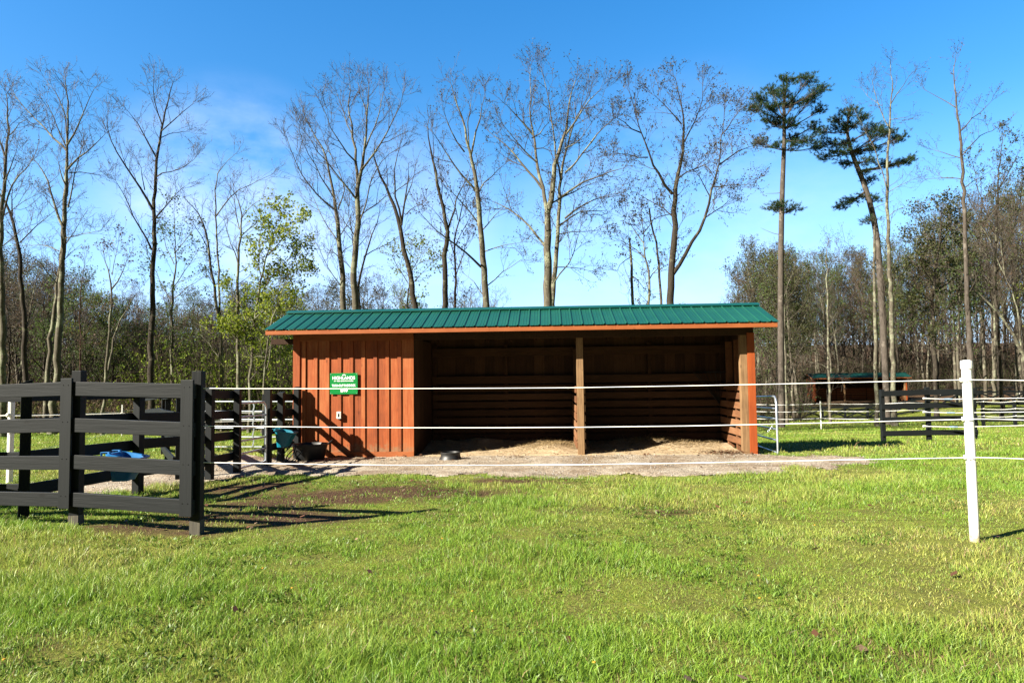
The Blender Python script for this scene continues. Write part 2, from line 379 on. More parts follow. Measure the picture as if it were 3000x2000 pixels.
def dirt_m(x, y):
    v = np.zeros(x.shape)
    for cx, cy, rx, ry, a in DIRT:
        v = np.maximum(v, a * np.exp(-(((x - cx) / rx) ** 2 + ((y - cy) / ry) ** 2)))
    return np.clip((v + (fbm(x * 2.3, y * 2.3, 31) - .5) * .9 - .25) * 2.2, 0, 1)
def litter_m(x, y):
    edge = np.where(x < 0, 31 + 0 * x, 40 + 0 * x) * 1.0
    edge = 31 + 11 * sstep(-5, 12, x)
    return sstep(-2.5, 3, y - edge + (fbm(x * .3, y * .3, 41) - .5) * 8) * (1 - .75 * sstep(14, 26, x) * (1 - sstep(62, 80, y)))
def road_m(x, y):
    a = np.abs(y - (47 + .06 * (x - 25)))
    strip = (1 - sstep(1.3, 1.6, a)) * sstep(27, 33, x)
    b = np.hypot((x - 24) / 9, (y - 74) / 3.2)
    return np.maximum(strip, (1 - sstep(.85, 1.05, b)))

def lines(bp):
    out = []
    for a, b, s in bp: out.append(np.arange(a, b, s))
    return np.concatenate(out)
gx = lines([(-260, -60, 8), (-60, -14, 1.5), (-14, 14, .22), (14, 60, 1.2), (60, 280.1, 8)])
gy = lines([(-30, 1, 2), (1, 22, .22), (22, 60, .8), (60, 130, 2.5), (130, 421, 10)])
X, Y = np.meshgrid(gx, gy); nx, ny = len(gx), len(gy)
V = np.stack([X.ravel(), Y.ravel(), zt(X, Y).ravel()], 1)
idx = np.arange(nx * ny).reshape(ny, nx)
Q = np.stack([idx[:-1, :-1], idx[:-1, 1:], idx[1:, 1:], idx[1:, :-1]], -1).reshape(-1, 4)
me = np_mesh('ground', V, Q, smooth=True)
for nm, fn in (('dirt', dirt_m), ('litter', litter_m), ('road', road_m), ('near', lambda x, y: 1 - sstep(13, 26, y))):
    a = me.attributes.new(nm, 'FLOAT', 'POINT'); a.data.foreach_set('value', fn(X, Y).ravel().astype(np.float32))
m, n, l, b = nt('paddock_ground')
tc = n.new('ShaderNodeTexCoord')
g1 = noise(n, l, tc.outputs['Object'], .35, 5, .6); g2 = noise(n, l, tc.outputs['Object'], 3.2, 6, .7); g3 = noise(n, l, tc.outputs['Object'], 28, 5, .7)
gr = ramp(n, [(.30, (.17, .25, .028)), (.5, (.29, .40, .045)), (.7, (.42, .46, .08))]); l.new(g1.outputs[0], gr.inputs[0])
gr2 = ramp(n, [(.32, (.15, .20, .028)), (.52, (.30, .39, .05)), (.72, (.48, .47, .13))]); l.new(g2.outputs[0], gr2.inputs[0])
base = mixc(n, l, .55, gr.outputs[0], gr2.outputs[0])
f3 = ramp(n, [(.3, (.55, .5, .5)), (.7, (1.15, 1.1, 1.0))]); l.new(g3.outputs[0], f3.inputs[0])
base = mixc(n, l, .8, base, f3.outputs[0], 'MULTIPLY')
def att(nm):
    a = n.new('ShaderNodeAttribute'); a.attribute_name = nm; return a.outputs['Fac']
th = ramp(n, [(.3, (.16, .12, .05)), (.46, (.27, .23, .09)), (.58, (.26, .29, .05)), (.75, (.46, .40, .17))]); l.new(g2.outputs[0], th.inputs[0])
nth = n.new('ShaderNodeMath'); nth.operation = 'MULTIPLY'; nth.inputs[1].default_value = .5; l.new(att('near'), nth.inputs[0])
base = mixc(n, l, nth.outputs[0], base, th.outputs[0])
dr = ramp(n, [(.3, (.075, .042, .026)), (.55, (.15, .085, .05)), (.75, (.25, .16, .09))]); l.new(g3.outputs[0], dr.inputs[0])
base = mixc(n, l, att('dirt'), base, dr.outputs[0])
lr = ramp(n, [(.3, (.07, .042, .024)), (.5, (.14, .085, .05)), (.7, (.21, .145, .09))]); l.new(g2.outputs[0], lr.inputs[0])
base = mixc(n, l, att('litter'), base, lr.outputs[0])
rr = ramp(n, [(.3, (.13, .125, .12)), (.7, (.2, .195, .19))]); l.new(g2.outputs[0], rr.inputs[0])
base = mixc(n, l, att('road'), base, rr.outputs[0])
base = mixc(n, l, 1.0, base, (ALB,) * 3, 'MULTIPLY'); l.new(base, b.inputs['Base Color']); b.inputs['Roughness'].default_value = .95; b.inputs['Specular IOR Level'].default_value = .1
bump(n, l, g3.outputs[0], b, .8, .05)
tag(link('ground', me, m), kind='structure')

# gravel pad sheet
gx2 = np.arange(-9.8, 7.6, .07); gy2 = np.arange(8.9, 16.4, .07)
X, Y = np.meshgrid(gx2, gy2); mk = gravel_m(X, Y)
Z = zt(X, Y) + .015 + (fbm(X * 7, Y * 7, 51) - .5) * .03 + (fbm(X * 1.5, Y * 2.5, 53) - .5) * .035 - .02 * sstep(-.12, .02, mk)
idx = np.arange(X.size).reshape(X.shape)
Q = np.stack([idx[:-1, :-1], idx[:-1, 1:], idx[1:, 1:], idx[1:, :-1]], -1)
inside_shed = (X > -4.7) & (X < 5.0) & (Y > 15.3)
keep = (np.maximum.reduce([mk[:-1, :-1], mk[1:, 1:], mk[1:, :-1], mk[:-1, 1:]]) < .05) & ~inside_shed[:-1, :-1]
me = np_mesh('gravel_pad', np.stack([X.ravel(), Y.ravel(), Z.ravel()], 1), Q[keep].reshape(-1, 4), smooth=True)
m, n, l, b = nt('crushed_gravel')
tc = n.new('ShaderNodeTexCoord')
v = n.new('ShaderNodeTexVoronoi'); v.inputs['Scale'].default_value = 42; l.new(tc.outputs['Object'], v.inputs['Vector'])
g1 = noise(n, l, tc.outputs['Object'], 1.1, 5, .65); g2 = noise(n, l, tc.outputs['Object'], 14, 4, .7)
cr = ramp(n, [(.1, (.33, .275, .21)), (.5, (.55, .475, .375)), (.9, (.74, .66, .54))]); l.new(v.outputs['Color'], cr.inputs[0])
dr = ramp(n, [(.38, (.55, .46, .38)), (.6, (1, 1, 1))]); l.new(g1.outputs[0], dr.inputs[0])
c1 = mixc(n, l, .9, cr.outputs[0], dr.outputs[0], 'MULTIPLY')
d2 = ramp(n, [(.32, (.45, .38, .3)), (.5, (1, 1, 1))]); l.new(g2.outputs[0], d2.inputs[0])
l.new(mixc(n, l, 1.0, mixc(n, l, .7, c1, d2.outputs[0], 'MULTIPLY'), (ALB * 1.2,) * 3, 'MULTIPLY'), b.inputs['Base Color'])
b.inputs['Roughness'].default_value = .95; b.inputs['Specular IOR Level'].default_value = .15
bump(n, l, v.outputs['Distance'], b, .7, .02)
tag(link('gravel_pad', me, m), kind='structure')
# loose stones
ns = 9000
sx = rng.uniform(-9, 7, ns); sy = rng.uniform(9, 15.2, ns); ok = gravel_m(sx, sy) < .12; sx, sy = sx[ok], sy[ok]
r_ = .006 + .016 * rng.random(len(sx)) ** 3
oc = np.array([(1, 0, 0), (0, 1, 0), (-1, 0, 0), (0, -1, 0), (0, 0, .7), (0, 0, -.7)])
V = oc[None] * r_[:, None, None] * rng.uniform(.6, 1.3, (len(sx), 6, 1)); a = rng.uniform(0, 6.28, len(sx))
Vx = V[..., 0] * np.cos(a)[:, None] - V[..., 1] * np.sin(a)[:, None]; Vy = V[..., 0] * np.sin(a)[:, None] + V[..., 1] * np.cos(a)[:, None]
V = np.stack([Vx + sx[:, None], Vy + sy[:, None], V[..., 2] + (zt(sx, sy) + .018)[:, None]], -1)
ot = np.array([(0, 1, 4), (1, 2, 4), (2, 3, 4), (3, 0, 4), (1, 0, 5), (2, 1, 5), (3, 2, 5), (0, 3, 5)])
T = (ot[None] + 6 * np.arange(len(sx))[:, None, None]).reshape(-1, 3)
M_stone = leafmat('gravel_stone', [(.22, .19, .16), (.42, .38, .33), (.62, .6, .56)], 0)
tag(link('gravel_stones', np_mesh('gravel_stones', V.reshape(-1, 3), None, T), M_stone), 'loose pale grey stones scattered over the gravel pad', 'gravel', kind='stuff')

# ------------------------------------------------------------------ grass
def lum(c, k): return np.clip(c * k[:, None], 0, 1)
def blades(x, y, h, wd, col, lean=.62, name='grass'):
    N = len(x); z = zt(x, y) - .01
    a = rng.uniform(0, 2 * np.pi, N); la = rng.uniform(0, 2 * np.pi, N)
    ln = h * lean * rng.random(N) ** .7 * 1.6
    dx, dy = np.cos(la) * ln, np.sin(la) * ln
    wx, wy = np.cos(a) * wd * .5, np.sin(a) * wd * .5
    B = np.stack([x, y, z], 1)
    Mp = B + np.stack([dx * .35, dy * .35, h * .58], 1); Tp = B + np.stack([dx, dy, h * np.sqrt(np.clip(1 - (ln / h * .55) ** 2, .25, 1))], 1)
    S = np.stack([wx, wy, 0 * wx], 1)
    V = np.stack([B - S, B + S, Mp + S * .85, Mp - S * .85, Tp], 1)
    i = 5 * np.arange(N)[:, None]
    return V.reshape(-1, 3), (i + np.array([[0, 1, 2, 3]])), (i + np.array([[3, 2, 4]])), np.repeat(col, 5, 0)
def pick(nmax, x0, x1, y0, y1, dens):
    x = rng.uniform(x0, x1, nmax); y = rng.uniform(y0, y1, nmax); return x, y
def grass_field(n, D0, D1, p, margin):
    # sample distance with weight, then lateral position over the viewed width plus a margin
    u = rng.random(n)
    D = (D0 ** (1 - p) + u * (D1 ** (1 - p) - D0 ** (1 - p))) ** (1 / (1 - p)) if abs(p - 1) > 1e-6 else D0 * (D1 / D0) ** u
    x = rng.uniform(-1, 1, n) * (.80 * D + margin)
    return x, D
parts = []
for (nb, D0, D1, p, wmul) in ((760000, 2.4, 15, .75, 1.0), (230000, 12, 34, .3, 2.0), (80000, 30, 60, .3, 4.2)):
    x, y = grass_field(nb, D0, D1, p, 1.2)
    gm = gravel_m(x, y); dm = dirt_m(x, y)
    long_ = fbm(x * 1.1, y * 1.1, 61, 4); clump = fbm(x * 5.5, y * 5.5, 63, 2); dry = fbm(x * .6 + 9, y * .8, 67, 5) + .16 * np.exp(-(((x - 2.6) / 2.2) ** 2 + ((y - 4.6) / 1.1) ** 2)) - .04
    shed_in = (x > -4.95) & (x < 5.35) & (y > 14.45) & (y < 18)
    keep = (gm > .0 - .10 * rng.random(len(x))) & ~shed_in & (rng.random(len(x)) > dm * .74) & (rng.random(len(x)) > litter_m(x, y) * .9) & (rng.random(len(x)) > road_m(x, y)) \
        & (rng.random(len(x)) < np.clip(.35 + 2.0 * (clump - .25), .3, 1)) & (rng.random(len(x)) < np.clip(1.9 - 1.5 * np.clip(dry - .45, 0, 1) * 4, .45, 1))
    x, y, long_, clump, dry, dm = x[keep], y[keep], long_[keep], clump[keep], dry[keep], dm[keep]
    N = len(x)
    h = (.024 + .054 * np.clip((long_ - .36) * 2.6, 0, 1) * (.3 + 1.4 * clump)) * rng.uniform(.45, 1.5, N)
    h *= np.where(y > 12, 1.15, 1.0) * (1 - .5 * dm)
    tall = rng.random(N) < .006; h[tall] *= 1.7
    wd = rng.uniform(.0028, .0058, N) * wmul * np.clip(y / 6, .8, 2.6) ** .6
    t = np.clip(dry * 2.7 - 1.05 + (rng.random(N) - .5) * .6, 0, 1)[:, None]
    c = (1 - t) * np.array([.385, .615, .068]) + t * np.array([.82, .82, .21])
    c *= (.72 + .56 * rng.random(N))[:, None]
    dk = (rng.random(N) < .24)[:, None]; c = np.where(dk, c * np.array([.55, .72, .8]), c)
    br = (rng.random(N) < (.045 + .7 * np.clip(dry - .5, 0, 1) + .3 * dm))[:, None]
    c = np.where(br, np.array([.60, .43, .22]) * (.5 + .7 * rng.random(N))[:, None], c)
    parts.append(blades(x, y, h, wd, c))
# broad low weeds
x, y = grass_field(16000, 2.6, 13, .6, 1); keep = (gravel_m(x, y) > -.25) & (fbm(x * 1.3, y * 1.3, 71) > .56); x, y = x[keep], y[keep]
sel = rng.integers(0, len(x), 26000); x = x[sel] + rng.normal(0, .035, 26000); y = y[sel] + rng.normal(0, .035, 26000)
keep = gravel_m(x, y) > -.2; x, y = x[keep], y[keep]; N = len(x)
c = np.array([.20, .34, .045]) * rng.uniform(.6, 1.5, (N, 1))
parts.append(blades(x, y, rng.uniform(.02, .055, N), rng.uniform(.007, .016, N), c, .9))
off = 0; Vs = []; Qs = []; Ts = []; Cs = []
for (v_, q_, t_, c_) in parts:
    Vs.append(v_); Qs.append(q_ + off); Ts.append(t_ + off); Cs.append(c_); off += len(v_)
def stuff_mesh(name, Vs, Qs, Ts, Cs, mat, label, cat):
    me = np_mesh(name, np.concatenate(Vs), np.concatenate(Qs) if Qs else None, np.concatenate(Ts) if Ts else None)
    C = np.concatenate(Cs) * ALB; a = me.color_attributes.new('albedo', 'FLOAT_COLOR', 'POINT')
    a.data.foreach_set('color', np.concatenate([C, np.ones((len(C), 1))], 1).astype(np.float32).ravel())
    return tag(link(name, me, mat), label, cat, kind='stuff')
stuff_mesh('grass', Vs, Qs, Ts, Cs, M_blade, 'sunlit tufted green and straw coloured grass covering the paddock', 'grass')
# dandelions and brown leaves
nd = 16; x, y = grass_field(nd, 3.2, 9, 1, 0)
fl = MB()
for i in range(nd):
    if gravel_m(x[i:i+1], y[i:i+1])[0] < .1: continue
    fl.lathe([(.002, 0), (.009, .003), (.008, .007), (.003, .009)], 8, c=(x[i], y[i], zg(x[i], y[i]) + random.uniform(.04, .07)))
tag(fl.build('dandelion_flowers', plain('dandelion_yellow', (.75, .42, .02), .7, 0, .1, 20), smooth=True), 'tiny yellow flowers dotted through the grass', 'flowers', kind='stuff')
nl = 2600
x = rng.uniform(-9, 12, nl); y = rng.uniform(3, 16, nl); keep = (dirt_m(x, y) > .15) | (rng.random(nl) < .16); x, y = x[keep], y[keep]
k2 = 420; x = np.concatenate([x, rng.normal(4.55, .28, k2), rng.uniform(-5.4, 5, 260)]); y = np.concatenate([y, rng.normal(14.75, .16, k2), rng.uniform(13.8, 14.9, 260)])
keep = ~((y > 15.1) & (np.abs(x) < 5)); x, y = x[keep], y[keep]
N = len(x); s = rng.uniform(.012, .04, N); a = rng.uniform(0, 6.28, N); z = np.where((np.abs(x) < 5.2) & (y > 14.4), -.20, zt(x, y)) + rng.uniform(.012, .05, N)
e1 = np.stack([np.cos(a) * s, np.sin(a) * s, rng.uniform(-.4, .4, N) * s], 1); e2 = np.stack([-np.sin(a) * s * .6, np.cos(a) * s * .6, rng.uniform(-.4, .4, N) * s], 1)
P = np.stack([x, y, z], 1)
V = np.stack([P - e1, P + e2, P + e1, P - e2], 1).reshape(-1, 3)
c = np.where((rng.random(N) < .5)[:, None], np.array([.22, .10, .05]), np.array([.36, .25, .15])) * rng.uniform(.5, 1.3, (N, 1))
stuff_mesh('fallen_leaves', [V], [np.arange(4 * N).reshape(-1, 4)], [], [np.repeat(c, 4, 0)], M_straw, 'dry brown leaves and scraps lying on the dirt and grass', 'leaves')

# ------------------------------------------------------------------ run-in shed
def roof_panel(u0, u1, w0, z0, w1, z1, pitch=.2286):
    """ribbed sheet from eave (w0,z0) to ridge (w1,z1)"""
    prof = []; u = u0
    while u < u1 - .01:
        e = min(u + pitch, u1); s = (e - u)
        if s > pitch * .6:
            prof += [(u, 0), (u + .07, 0), (u + .075, .004), (u + .088, .004), (u + .093, 0), (u + .133, 0), (u + .138, .004), (u + .151, .004), (u + .156, 0), (u + .180, 0), (u + .192, .021), (u + .212, .021), (u + .224, 0)]
        else: prof += [(u, 0)]
        u = e
    prof.append((u1, 0))
    d = Vector((0, w1 - w0, z1 - z0)).normalized(); nn = Vector((0, -d.z, d.y))
    if nn.z < 0: nn = -nn
    V = []; k = len(prof)
    for (wv, zv) in ((w0, z0), (w1, z1)):
        for t in (0, -.006):
            for (uu, hh) in prof:
                p = Vector((uu, wv, zv)) + nn * (hh + t); V.append(p)
    f = []
    A, Bq, C, D_ = 0, k, 2 * k, 3 * k
    for i in range(k - 1):
        f += [(A + i, A + i + 1, C + i + 1, C + i), (Bq + i + 1, Bq + i, D_ + i, D_ + i + 1), (Bq + i, Bq + i + 1, A + i + 1, A + i), (C + i, C + i + 1, D_ + i + 1, D_ + i)]
    f += [(Bq, A, C, D_), (A + k - 1, Bq + k - 1, D_ + k - 1, C + k - 1)]
    b = MB(); b.v = [tuple(p) for p in V]; b.f = f
    return b
def shed(label, loc, rz, Wd, tack, posts, lining=True, group=None, rm=None, cm=None, sm=None):
    sm = sm or M_slatx; rm = rm or M_roof; cm = cm or M_cap
    t = thing('run_in_shed', label, 'shed', loc, rz, group)
    DEP = 2.35; OH = .48; RW = .92; SL = .357; ZE = 2.795
    zr = ZE + (RW + OH) * SL
    roofz = lambda wv: ZE + (wv + OH) * SL if wv <= RW else zr - (wv - RW) * SL
    u0, u1 = -.49, Wd + .377
    roof_panel(u0, u1, -OH, ZE, RW, zr).build('roof', rm, t)
    bk = roof_panel(u0, u1, DEP + .3, roofz(DEP + .3), RW, zr); bk.build('roof', rm, t)
    c = MB()
    for sg in (-1, 1):
        c.hexa([(u0 - .01, RW, zr + .022), (u1 + .01, RW, zr + .022), (u1 + .01, RW + sg * .17, zr + .028 - .17 * SL), (u0 - .01, RW + sg * .17, zr + .028 - .17 * SL),
                (u0 - .01, RW, zr + .045), (u1 + .01, RW, zr + .045), (u1 + .01, RW + sg * .17, zr + .048 - .17 * SL), (u0 - .01, RW + sg * .17, zr + .048 - .17 * SL)] if sg > 0 else
               [(u0 - .01, RW - .17, zr + .028 - .17 * SL), (u1 + .01, RW - .17, zr + .028 - .17 * SL), (u1 + .01, RW, zr + .022), (u0 - .01, RW, zr + .022),
                (u0 - .01, RW - .17, zr + .048 - .17 * SL), (u1 + .01, RW - .17, zr + .048 - .17 * SL), (u1 + .01, RW, zr + .045), (u0 - .01, RW, zr + .045)])
    c.build('ridge_cap', cm, t)
    cuts = [u0 + .02, u0 + .02 + (u1 - u0) * .445, u0 + .02 + (u1 - u0) * .69, u1 - .02]
    for i in range(3):
        MB().box(cuts[i] + .001, cuts[i + 1] - .001, -OH + .025, -OH + .062, ZE - .115, ZE - .020).build('fascia', M_stainx, t, .003)
    for e in (u0 + .02, u1 - .06):      # rake boards
        MB().hexa([(e, -OH + .07, ZE - .12), (e + .04, -OH + .07, ZE - .12), (e + .04, RW, zr - .15), (e, RW, zr - .15),
                   (e, -OH + .07, ZE - .015), (e + .04, -OH + .07, ZE - .015), (e + .04, RW, zr - .022), (e, RW, zr - .022)]).build('rake_board', M_stainx, t)
    k = int((Wd + .6) / .61)
    for i in range(k + 1):              # rafters
        u = u0 + .3 + i * (Wd + .3) / k
        b = MB(); h = .13
        b.hexa([(u, -OH + .07, ZE - .022 - h + .025), (u + .04, -OH + .07, ZE - .022 - h + .025), (u + .04, RW, zr - .022 - h), (u, RW, zr - .022 - h), (u, -OH + .07, ZE - .012), (u + .04, -OH + .07, ZE - .012), (u + .04, RW, zr - .022), (u, RW, zr - .022)])
        zb = roofz(DEP + .25)
        b.hexa([(u, RW + .001, zr - .022 - h), (u + .04, RW + .001, zr - .022 - h), (u + .04, DEP + .25, zb - .02 - h), (u, DEP + .25, zb - .02 - h), (u, RW + .001, zr - .022), (u + .04, RW + .001, zr - .022), (u + .04, DEP + .25, zb - .02), (u, DEP + .25, zb - .02)])
        b.build('rafter', M_inner, t)
    # header over the openings
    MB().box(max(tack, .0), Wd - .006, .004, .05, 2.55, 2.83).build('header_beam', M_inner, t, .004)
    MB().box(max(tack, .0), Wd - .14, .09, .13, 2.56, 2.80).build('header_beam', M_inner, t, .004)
    if tack:
        b = MB(); pit = .263; k = int(round(tack / pit))
        for i in range(k): b.box(i * tack / k + .002, (i + 1) * tack / k - .002, .0, .02, .02, 2.80)
        bt = []
        for i in range(1, k):
            x = i * tack / k - .012; b.box(x - .078, x + .004, -.024 - random.uniform(0, .004), -.0005, .13, 2.552)
        b.build('front_siding', M_stain, t, .002)
        MB().box(-.024, .128, -.026, -.001, .0, 2.80).build('corner_trim', M_stain, t, .003)
        MB().box(.13, tack, -.03, -.001, 2.555, 2.80).build('frieze_board', M_stainx, t, .003)
        MB().box(.13, tack + .002, -.030, -.001, -.02, .125).build('skirt_board', M_stainx, t, .003)
        MB().box(-.55, .0, .03, .12, 2.50, 2.62).build('beam_end', M_inner, t, .004)
        b = MB()                        # partition between the tack room and the stall
        for i in range(10): b.box(tack - .03, tack - .004, .022 + i * .2325, .022 + (i + 1) * .2325 - .003, .02, 2.6)
        b.build('partition_wall', M_inner, t, .002)
    # outer walls
    for (a0, a1) in ((-.021, -.001), (Wd - .02, Wd)):
        b = MB(); k = 9
        for i in range(k): b.box(a0, a1, (0 if a0 < 0 else .032) + i * (DEP - .03) / k, (0 if a0 < 0 else .032) + (i + 1) * (DEP - .03) / k - .003, .02, min(2.72, 2.75))
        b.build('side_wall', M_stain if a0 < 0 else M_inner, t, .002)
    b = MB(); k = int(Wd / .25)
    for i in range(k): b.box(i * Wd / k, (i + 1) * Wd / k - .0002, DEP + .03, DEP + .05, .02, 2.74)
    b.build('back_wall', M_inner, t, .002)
    for i in range(int(Wd / 2.2) + 1):
        u = max(tack, 0) + .05 + i * (Wd - tack - .2) / int(Wd / 2.2)
        MB().box(u, u + .09, DEP - .06, DEP + .028, .0, 2.55).build('stud', M_inner, t, .004)
    for (z0, z1) in ((1.56, 1.75), (2.25, 2.45)):
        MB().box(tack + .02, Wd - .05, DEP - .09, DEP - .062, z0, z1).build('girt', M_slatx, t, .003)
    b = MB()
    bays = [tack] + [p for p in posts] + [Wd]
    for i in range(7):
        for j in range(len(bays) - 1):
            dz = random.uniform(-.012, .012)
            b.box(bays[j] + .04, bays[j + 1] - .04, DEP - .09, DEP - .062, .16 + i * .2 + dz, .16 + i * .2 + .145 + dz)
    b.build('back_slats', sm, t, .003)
    b = MB()
    for i in range(7):
        dz = random.uniform(-.01, .01)
        b.box(Wd - .20, Wd - .175, .16, DEP - .095, .16 + i * .2 + dz, .16 + i * .2 + .145 + dz)
    b.build('side_slats', M_slaty, t, .003)
    for wv in (.9, 1.65): MB().box(Wd - .174, Wd - .03, wv, wv + .09, .0, 2.5).build('stud', M_slaty, t, .004)
    MB().box(Wd - .30, Wd - .152, .012, .15, -.03, 2.56).build('post', M_raw, t, .006)
    MB().box(Wd - .150, Wd + .004, -.012, .03, -.03, 2.60).build('corner_trim', M_stainpost, t, .004)
    if tack == 0: MB().box(.0, .16, .0, .15, -.03, 2.55).build('post', M_stainpost, t, .006)
    for p in posts:
        MB().box(p - .073, p + .073, .056, .20, -.03, 2.549).build('post', M_raw, t, .006)
        if lining:
            for sg in (-1, 1):
                b = MB()
                for i in range(7):
                    dz = random.uniform(-.015, .015); xx = p + sg * .0875
                    b.box(xx - .0135, xx + .0135, .075, DEP - .1, .14 + i * .2 + dz, .14 + i * .2 + .145 + dz)
                b.build('divider_slats', M_raw if sg > 0 else M_slaty, t, .003)
            MB().box(p - .07, p + .07, DEP - .30, DEP - .16, 0, 2.4).build('post', M_inner, t, .004)
    return t
SX, SY, SZ, SA = -4.817, 15.1, -.23, -math.atan(104 / 2000)
def SH(u, wv, z):       # shed coordinates to world
    ca, sa = math.cos(SA), math.sin(SA)
    return (SX + u * ca - wv * sa, SY + u * sa + wv * ca, SZ + z)
shed('open fronted orange stained board shed with ribbed green metal roof, nearest of the two sheds', (SX, SY, SZ), SA, 10.007, 2.66, [6.29])
# dirt floor inside
gu = np.arange(2.62, 9.86, .08); gw = np.arange(-.25, 2.33, .08)
U, Wv = np.meshgrid(gu, gw)
ca, sa = math.cos(SA), math.sin(SA)
Xf = SX + U * ca - Wv * sa; Yf = SY + U * sa + Wv * ca
def floor_h(U, Wv):
    return .03 + (fbm(U * 2.2, Wv * 2.2, 81) - .5) * .06 + .13 * np.exp(-(((U - 5.75) / .5) ** 2 + ((Wv - 1.1) / .6) ** 2)) + .16 * sstep(.9, 2.3, Wv) * fbm(U * 1.3, Wv, 83) * 1.4 \
        + .07 * np.exp(-(((U - 8.3) / .9) ** 2 + ((Wv - 1.5) / .5) ** 2)) - .05 * (1 - sstep(-.25, .1, Wv))
Zf = SZ + floor_h(U, Wv)
idx = np.arange(U.size).reshape(U.shape); Q = np.stack([idx[:-1, :-1], idx[:-1, 1:], idx[1:, 1:], idx[1:, :-1]], -1).reshape(-1, 4)
m, n, l, b = nt('stall_dirt')
tc = n.new('ShaderNodeTexCoord'); g = noise(n, l, tc.outputs['Object'], 5, 6, .7); g2 = noise(n, l, tc.outputs['Object'], 40, 4, .7)
r = ramp(n, [(.3, (.44, .31, .17)), (.52, (.64, .49, .30)), (.7, (.76, .62, .42))]); l.new(g.outputs[0], r.inputs[0])
r2 = ramp(n, [(.35, (.6, .55, .5)), (.6, (1, 1, 1))]); l.new(g2.outputs[0], r2.inputs[0])
l.new(mixc(n, l, 1.0, mixc(n, l, .7, r.outputs[0], r2.outputs[0], 'MULTIPLY'), (ALB * 1.15,) * 3, 'MULTIPLY'), b.inputs['Base Color']); b.inputs['Roughness'].default_value = .95
bump(n, l, g2.outputs[0], b, .6, .02)
tag(link('shed_floor', np_mesh('shed_floor', np.stack([Xf.ravel(), Yf.ravel(), Zf.ravel()], 1), Q, smooth=True), m), kind='structure')
# straw bedding
def straw(n, gen, name, label):
    U, Wv = gen(n); k = (U > 2.75) & (U < 9.7) & (Wv > -.1) & (Wv < 2.2); U, Wv = U[k], Wv[k]; N = len(U)
    x = SX + U * ca - Wv * sa; y = SY + U * sa + Wv * ca; z = SZ + floor_h(U, Wv) + rng.random(N) ** 2 * .06
    a = rng.uniform(0, 6.28, N); L = rng.uniform(.04, .16, N); el = rng.normal(.1, .3, N)
    d = np.stack([np.cos(a) * np.cos(el), np.sin(a) * np.cos(el), np.sin(el)], 1) * L[:, None] * .5
    s = np.stack([-np.sin(a), np.cos(a), rng.uniform(-.6, .6, N)], 1) * .0028
    P = np.stack([x, y, z], 1); V = np.stack([P - d - s, P + d - s, P + d + s, P - d + s], 1).reshape(-1, 3)
    c = np.array([.50, .36, .18]) * rng.uniform(.45, 1.35, (N, 1))
    stuff_mesh(name, [V], [np.arange(4 * N).reshape(-1, 4)], [], [np.repeat(c, 4, 0)], M_straw, label, 'straw')
def gen(n):
    U = np.concatenate([rng.uniform(2.8, 9.7, n // 3), rng.normal(5.75, .45, n // 3), rng.normal(8.3, .8, n // 3)])
    Wv = np.concatenate([2.3 - rng.random(n // 3) ** 1.6 * 2.2, rng.normal(1.4, .4, n // 3), rng.normal(1.7, .35, n // 3)])
    return U, Wv
straw(9000, gen, 'straw_bedding', 'tangled golden straw heaped on the shed floor')

# sign
t = thing('paddock_sign', 'green sign with white lettering screwed to the orange shed wall', 'sign', SH(.811, -.034, 1.384), SA)
pw, ph = .617, .462
bm_ = MB().box(0, pw, -.008, 0, 0, ph); bm_.build('panel', M_sign, t, .002)
def text_mesh(body, size, cx, cz, wid, name, bold=0.0, depth=.0015):
    cu = bpy.data.curves.new('lettering', 'FONT'); cu.body = body; cu.size = size; cu.align_x = 'CENTER'; cu.extrude = depth; cu.offset = bold
    o = bpy.data.objects.new('lettering', cu); COL.objects.link(o)
    dg = bpy.context.evaluated_depsgraph_get(); me = bpy.data.meshes.new_from_object(o.evaluated_get(dg)); bpy.data.objects.remove(o)
    xs = [v.co.x for v in me.vertices]; w0 = max(xs) - min(xs); mid = (max(xs) + min(xs)) / 2; k = wid / w0
    for v in me.vertices:
        v.co = Vector((cx + (v.co.x - mid) * k, -.0085 - v.co.z - .001, cz + v.co.y))
    return link(name, me, M_letter, t)
text_mesh('HIGHLANDS', .098, pw * .5, ph * .70, .50, 'lettering', .0016)
text_mesh('AT BIG SOUTH FORK', .034, pw * .5, ph * .60, .44, 'lettering', .0009)
text_mesh('TURN-OUT PADDOCK', .066, pw * .5, ph * .365, .53, 'lettering', .0026)
text_mesh('#10', .105, pw * .51, ph * .12, .155, 'lettering', .004)
e = MB()
for i, (xx, hh) in enumerate(((-.03, .012), (-.012, .020), (.006, .026), (.022, .018), (.036, .008))):
    e.hexa([(pw * .5 + xx - .008, -.0105, ph * .895), (pw * .5 + xx + .010, -.0105, ph * .892), (pw * .5 + xx + .010, -.0085, ph * .892), (pw * .5 + xx - .008, -.0085, ph * .895),
            (pw * .5 + xx - .002, -.0105, ph * .895 + hh), (pw * .5 + xx + .012, -.0105, ph * .892 + hh * .7), (pw * .5 + xx + .012, -.0085, ph * .892 + hh * .7), (pw * .5 + xx - .002, -.0085, ph * .895 + hh)])
e.build('emblem', M_letter, t)
for (xx, zz) in ((.022, .022), (pw - .022, .022), (.022, ph - .022), (pw - .022, ph - .022)):
    MB().tube([(xx, -.0125, zz), (xx, -.0082, zz)], .008, 10).build('screw', M_galv, t)
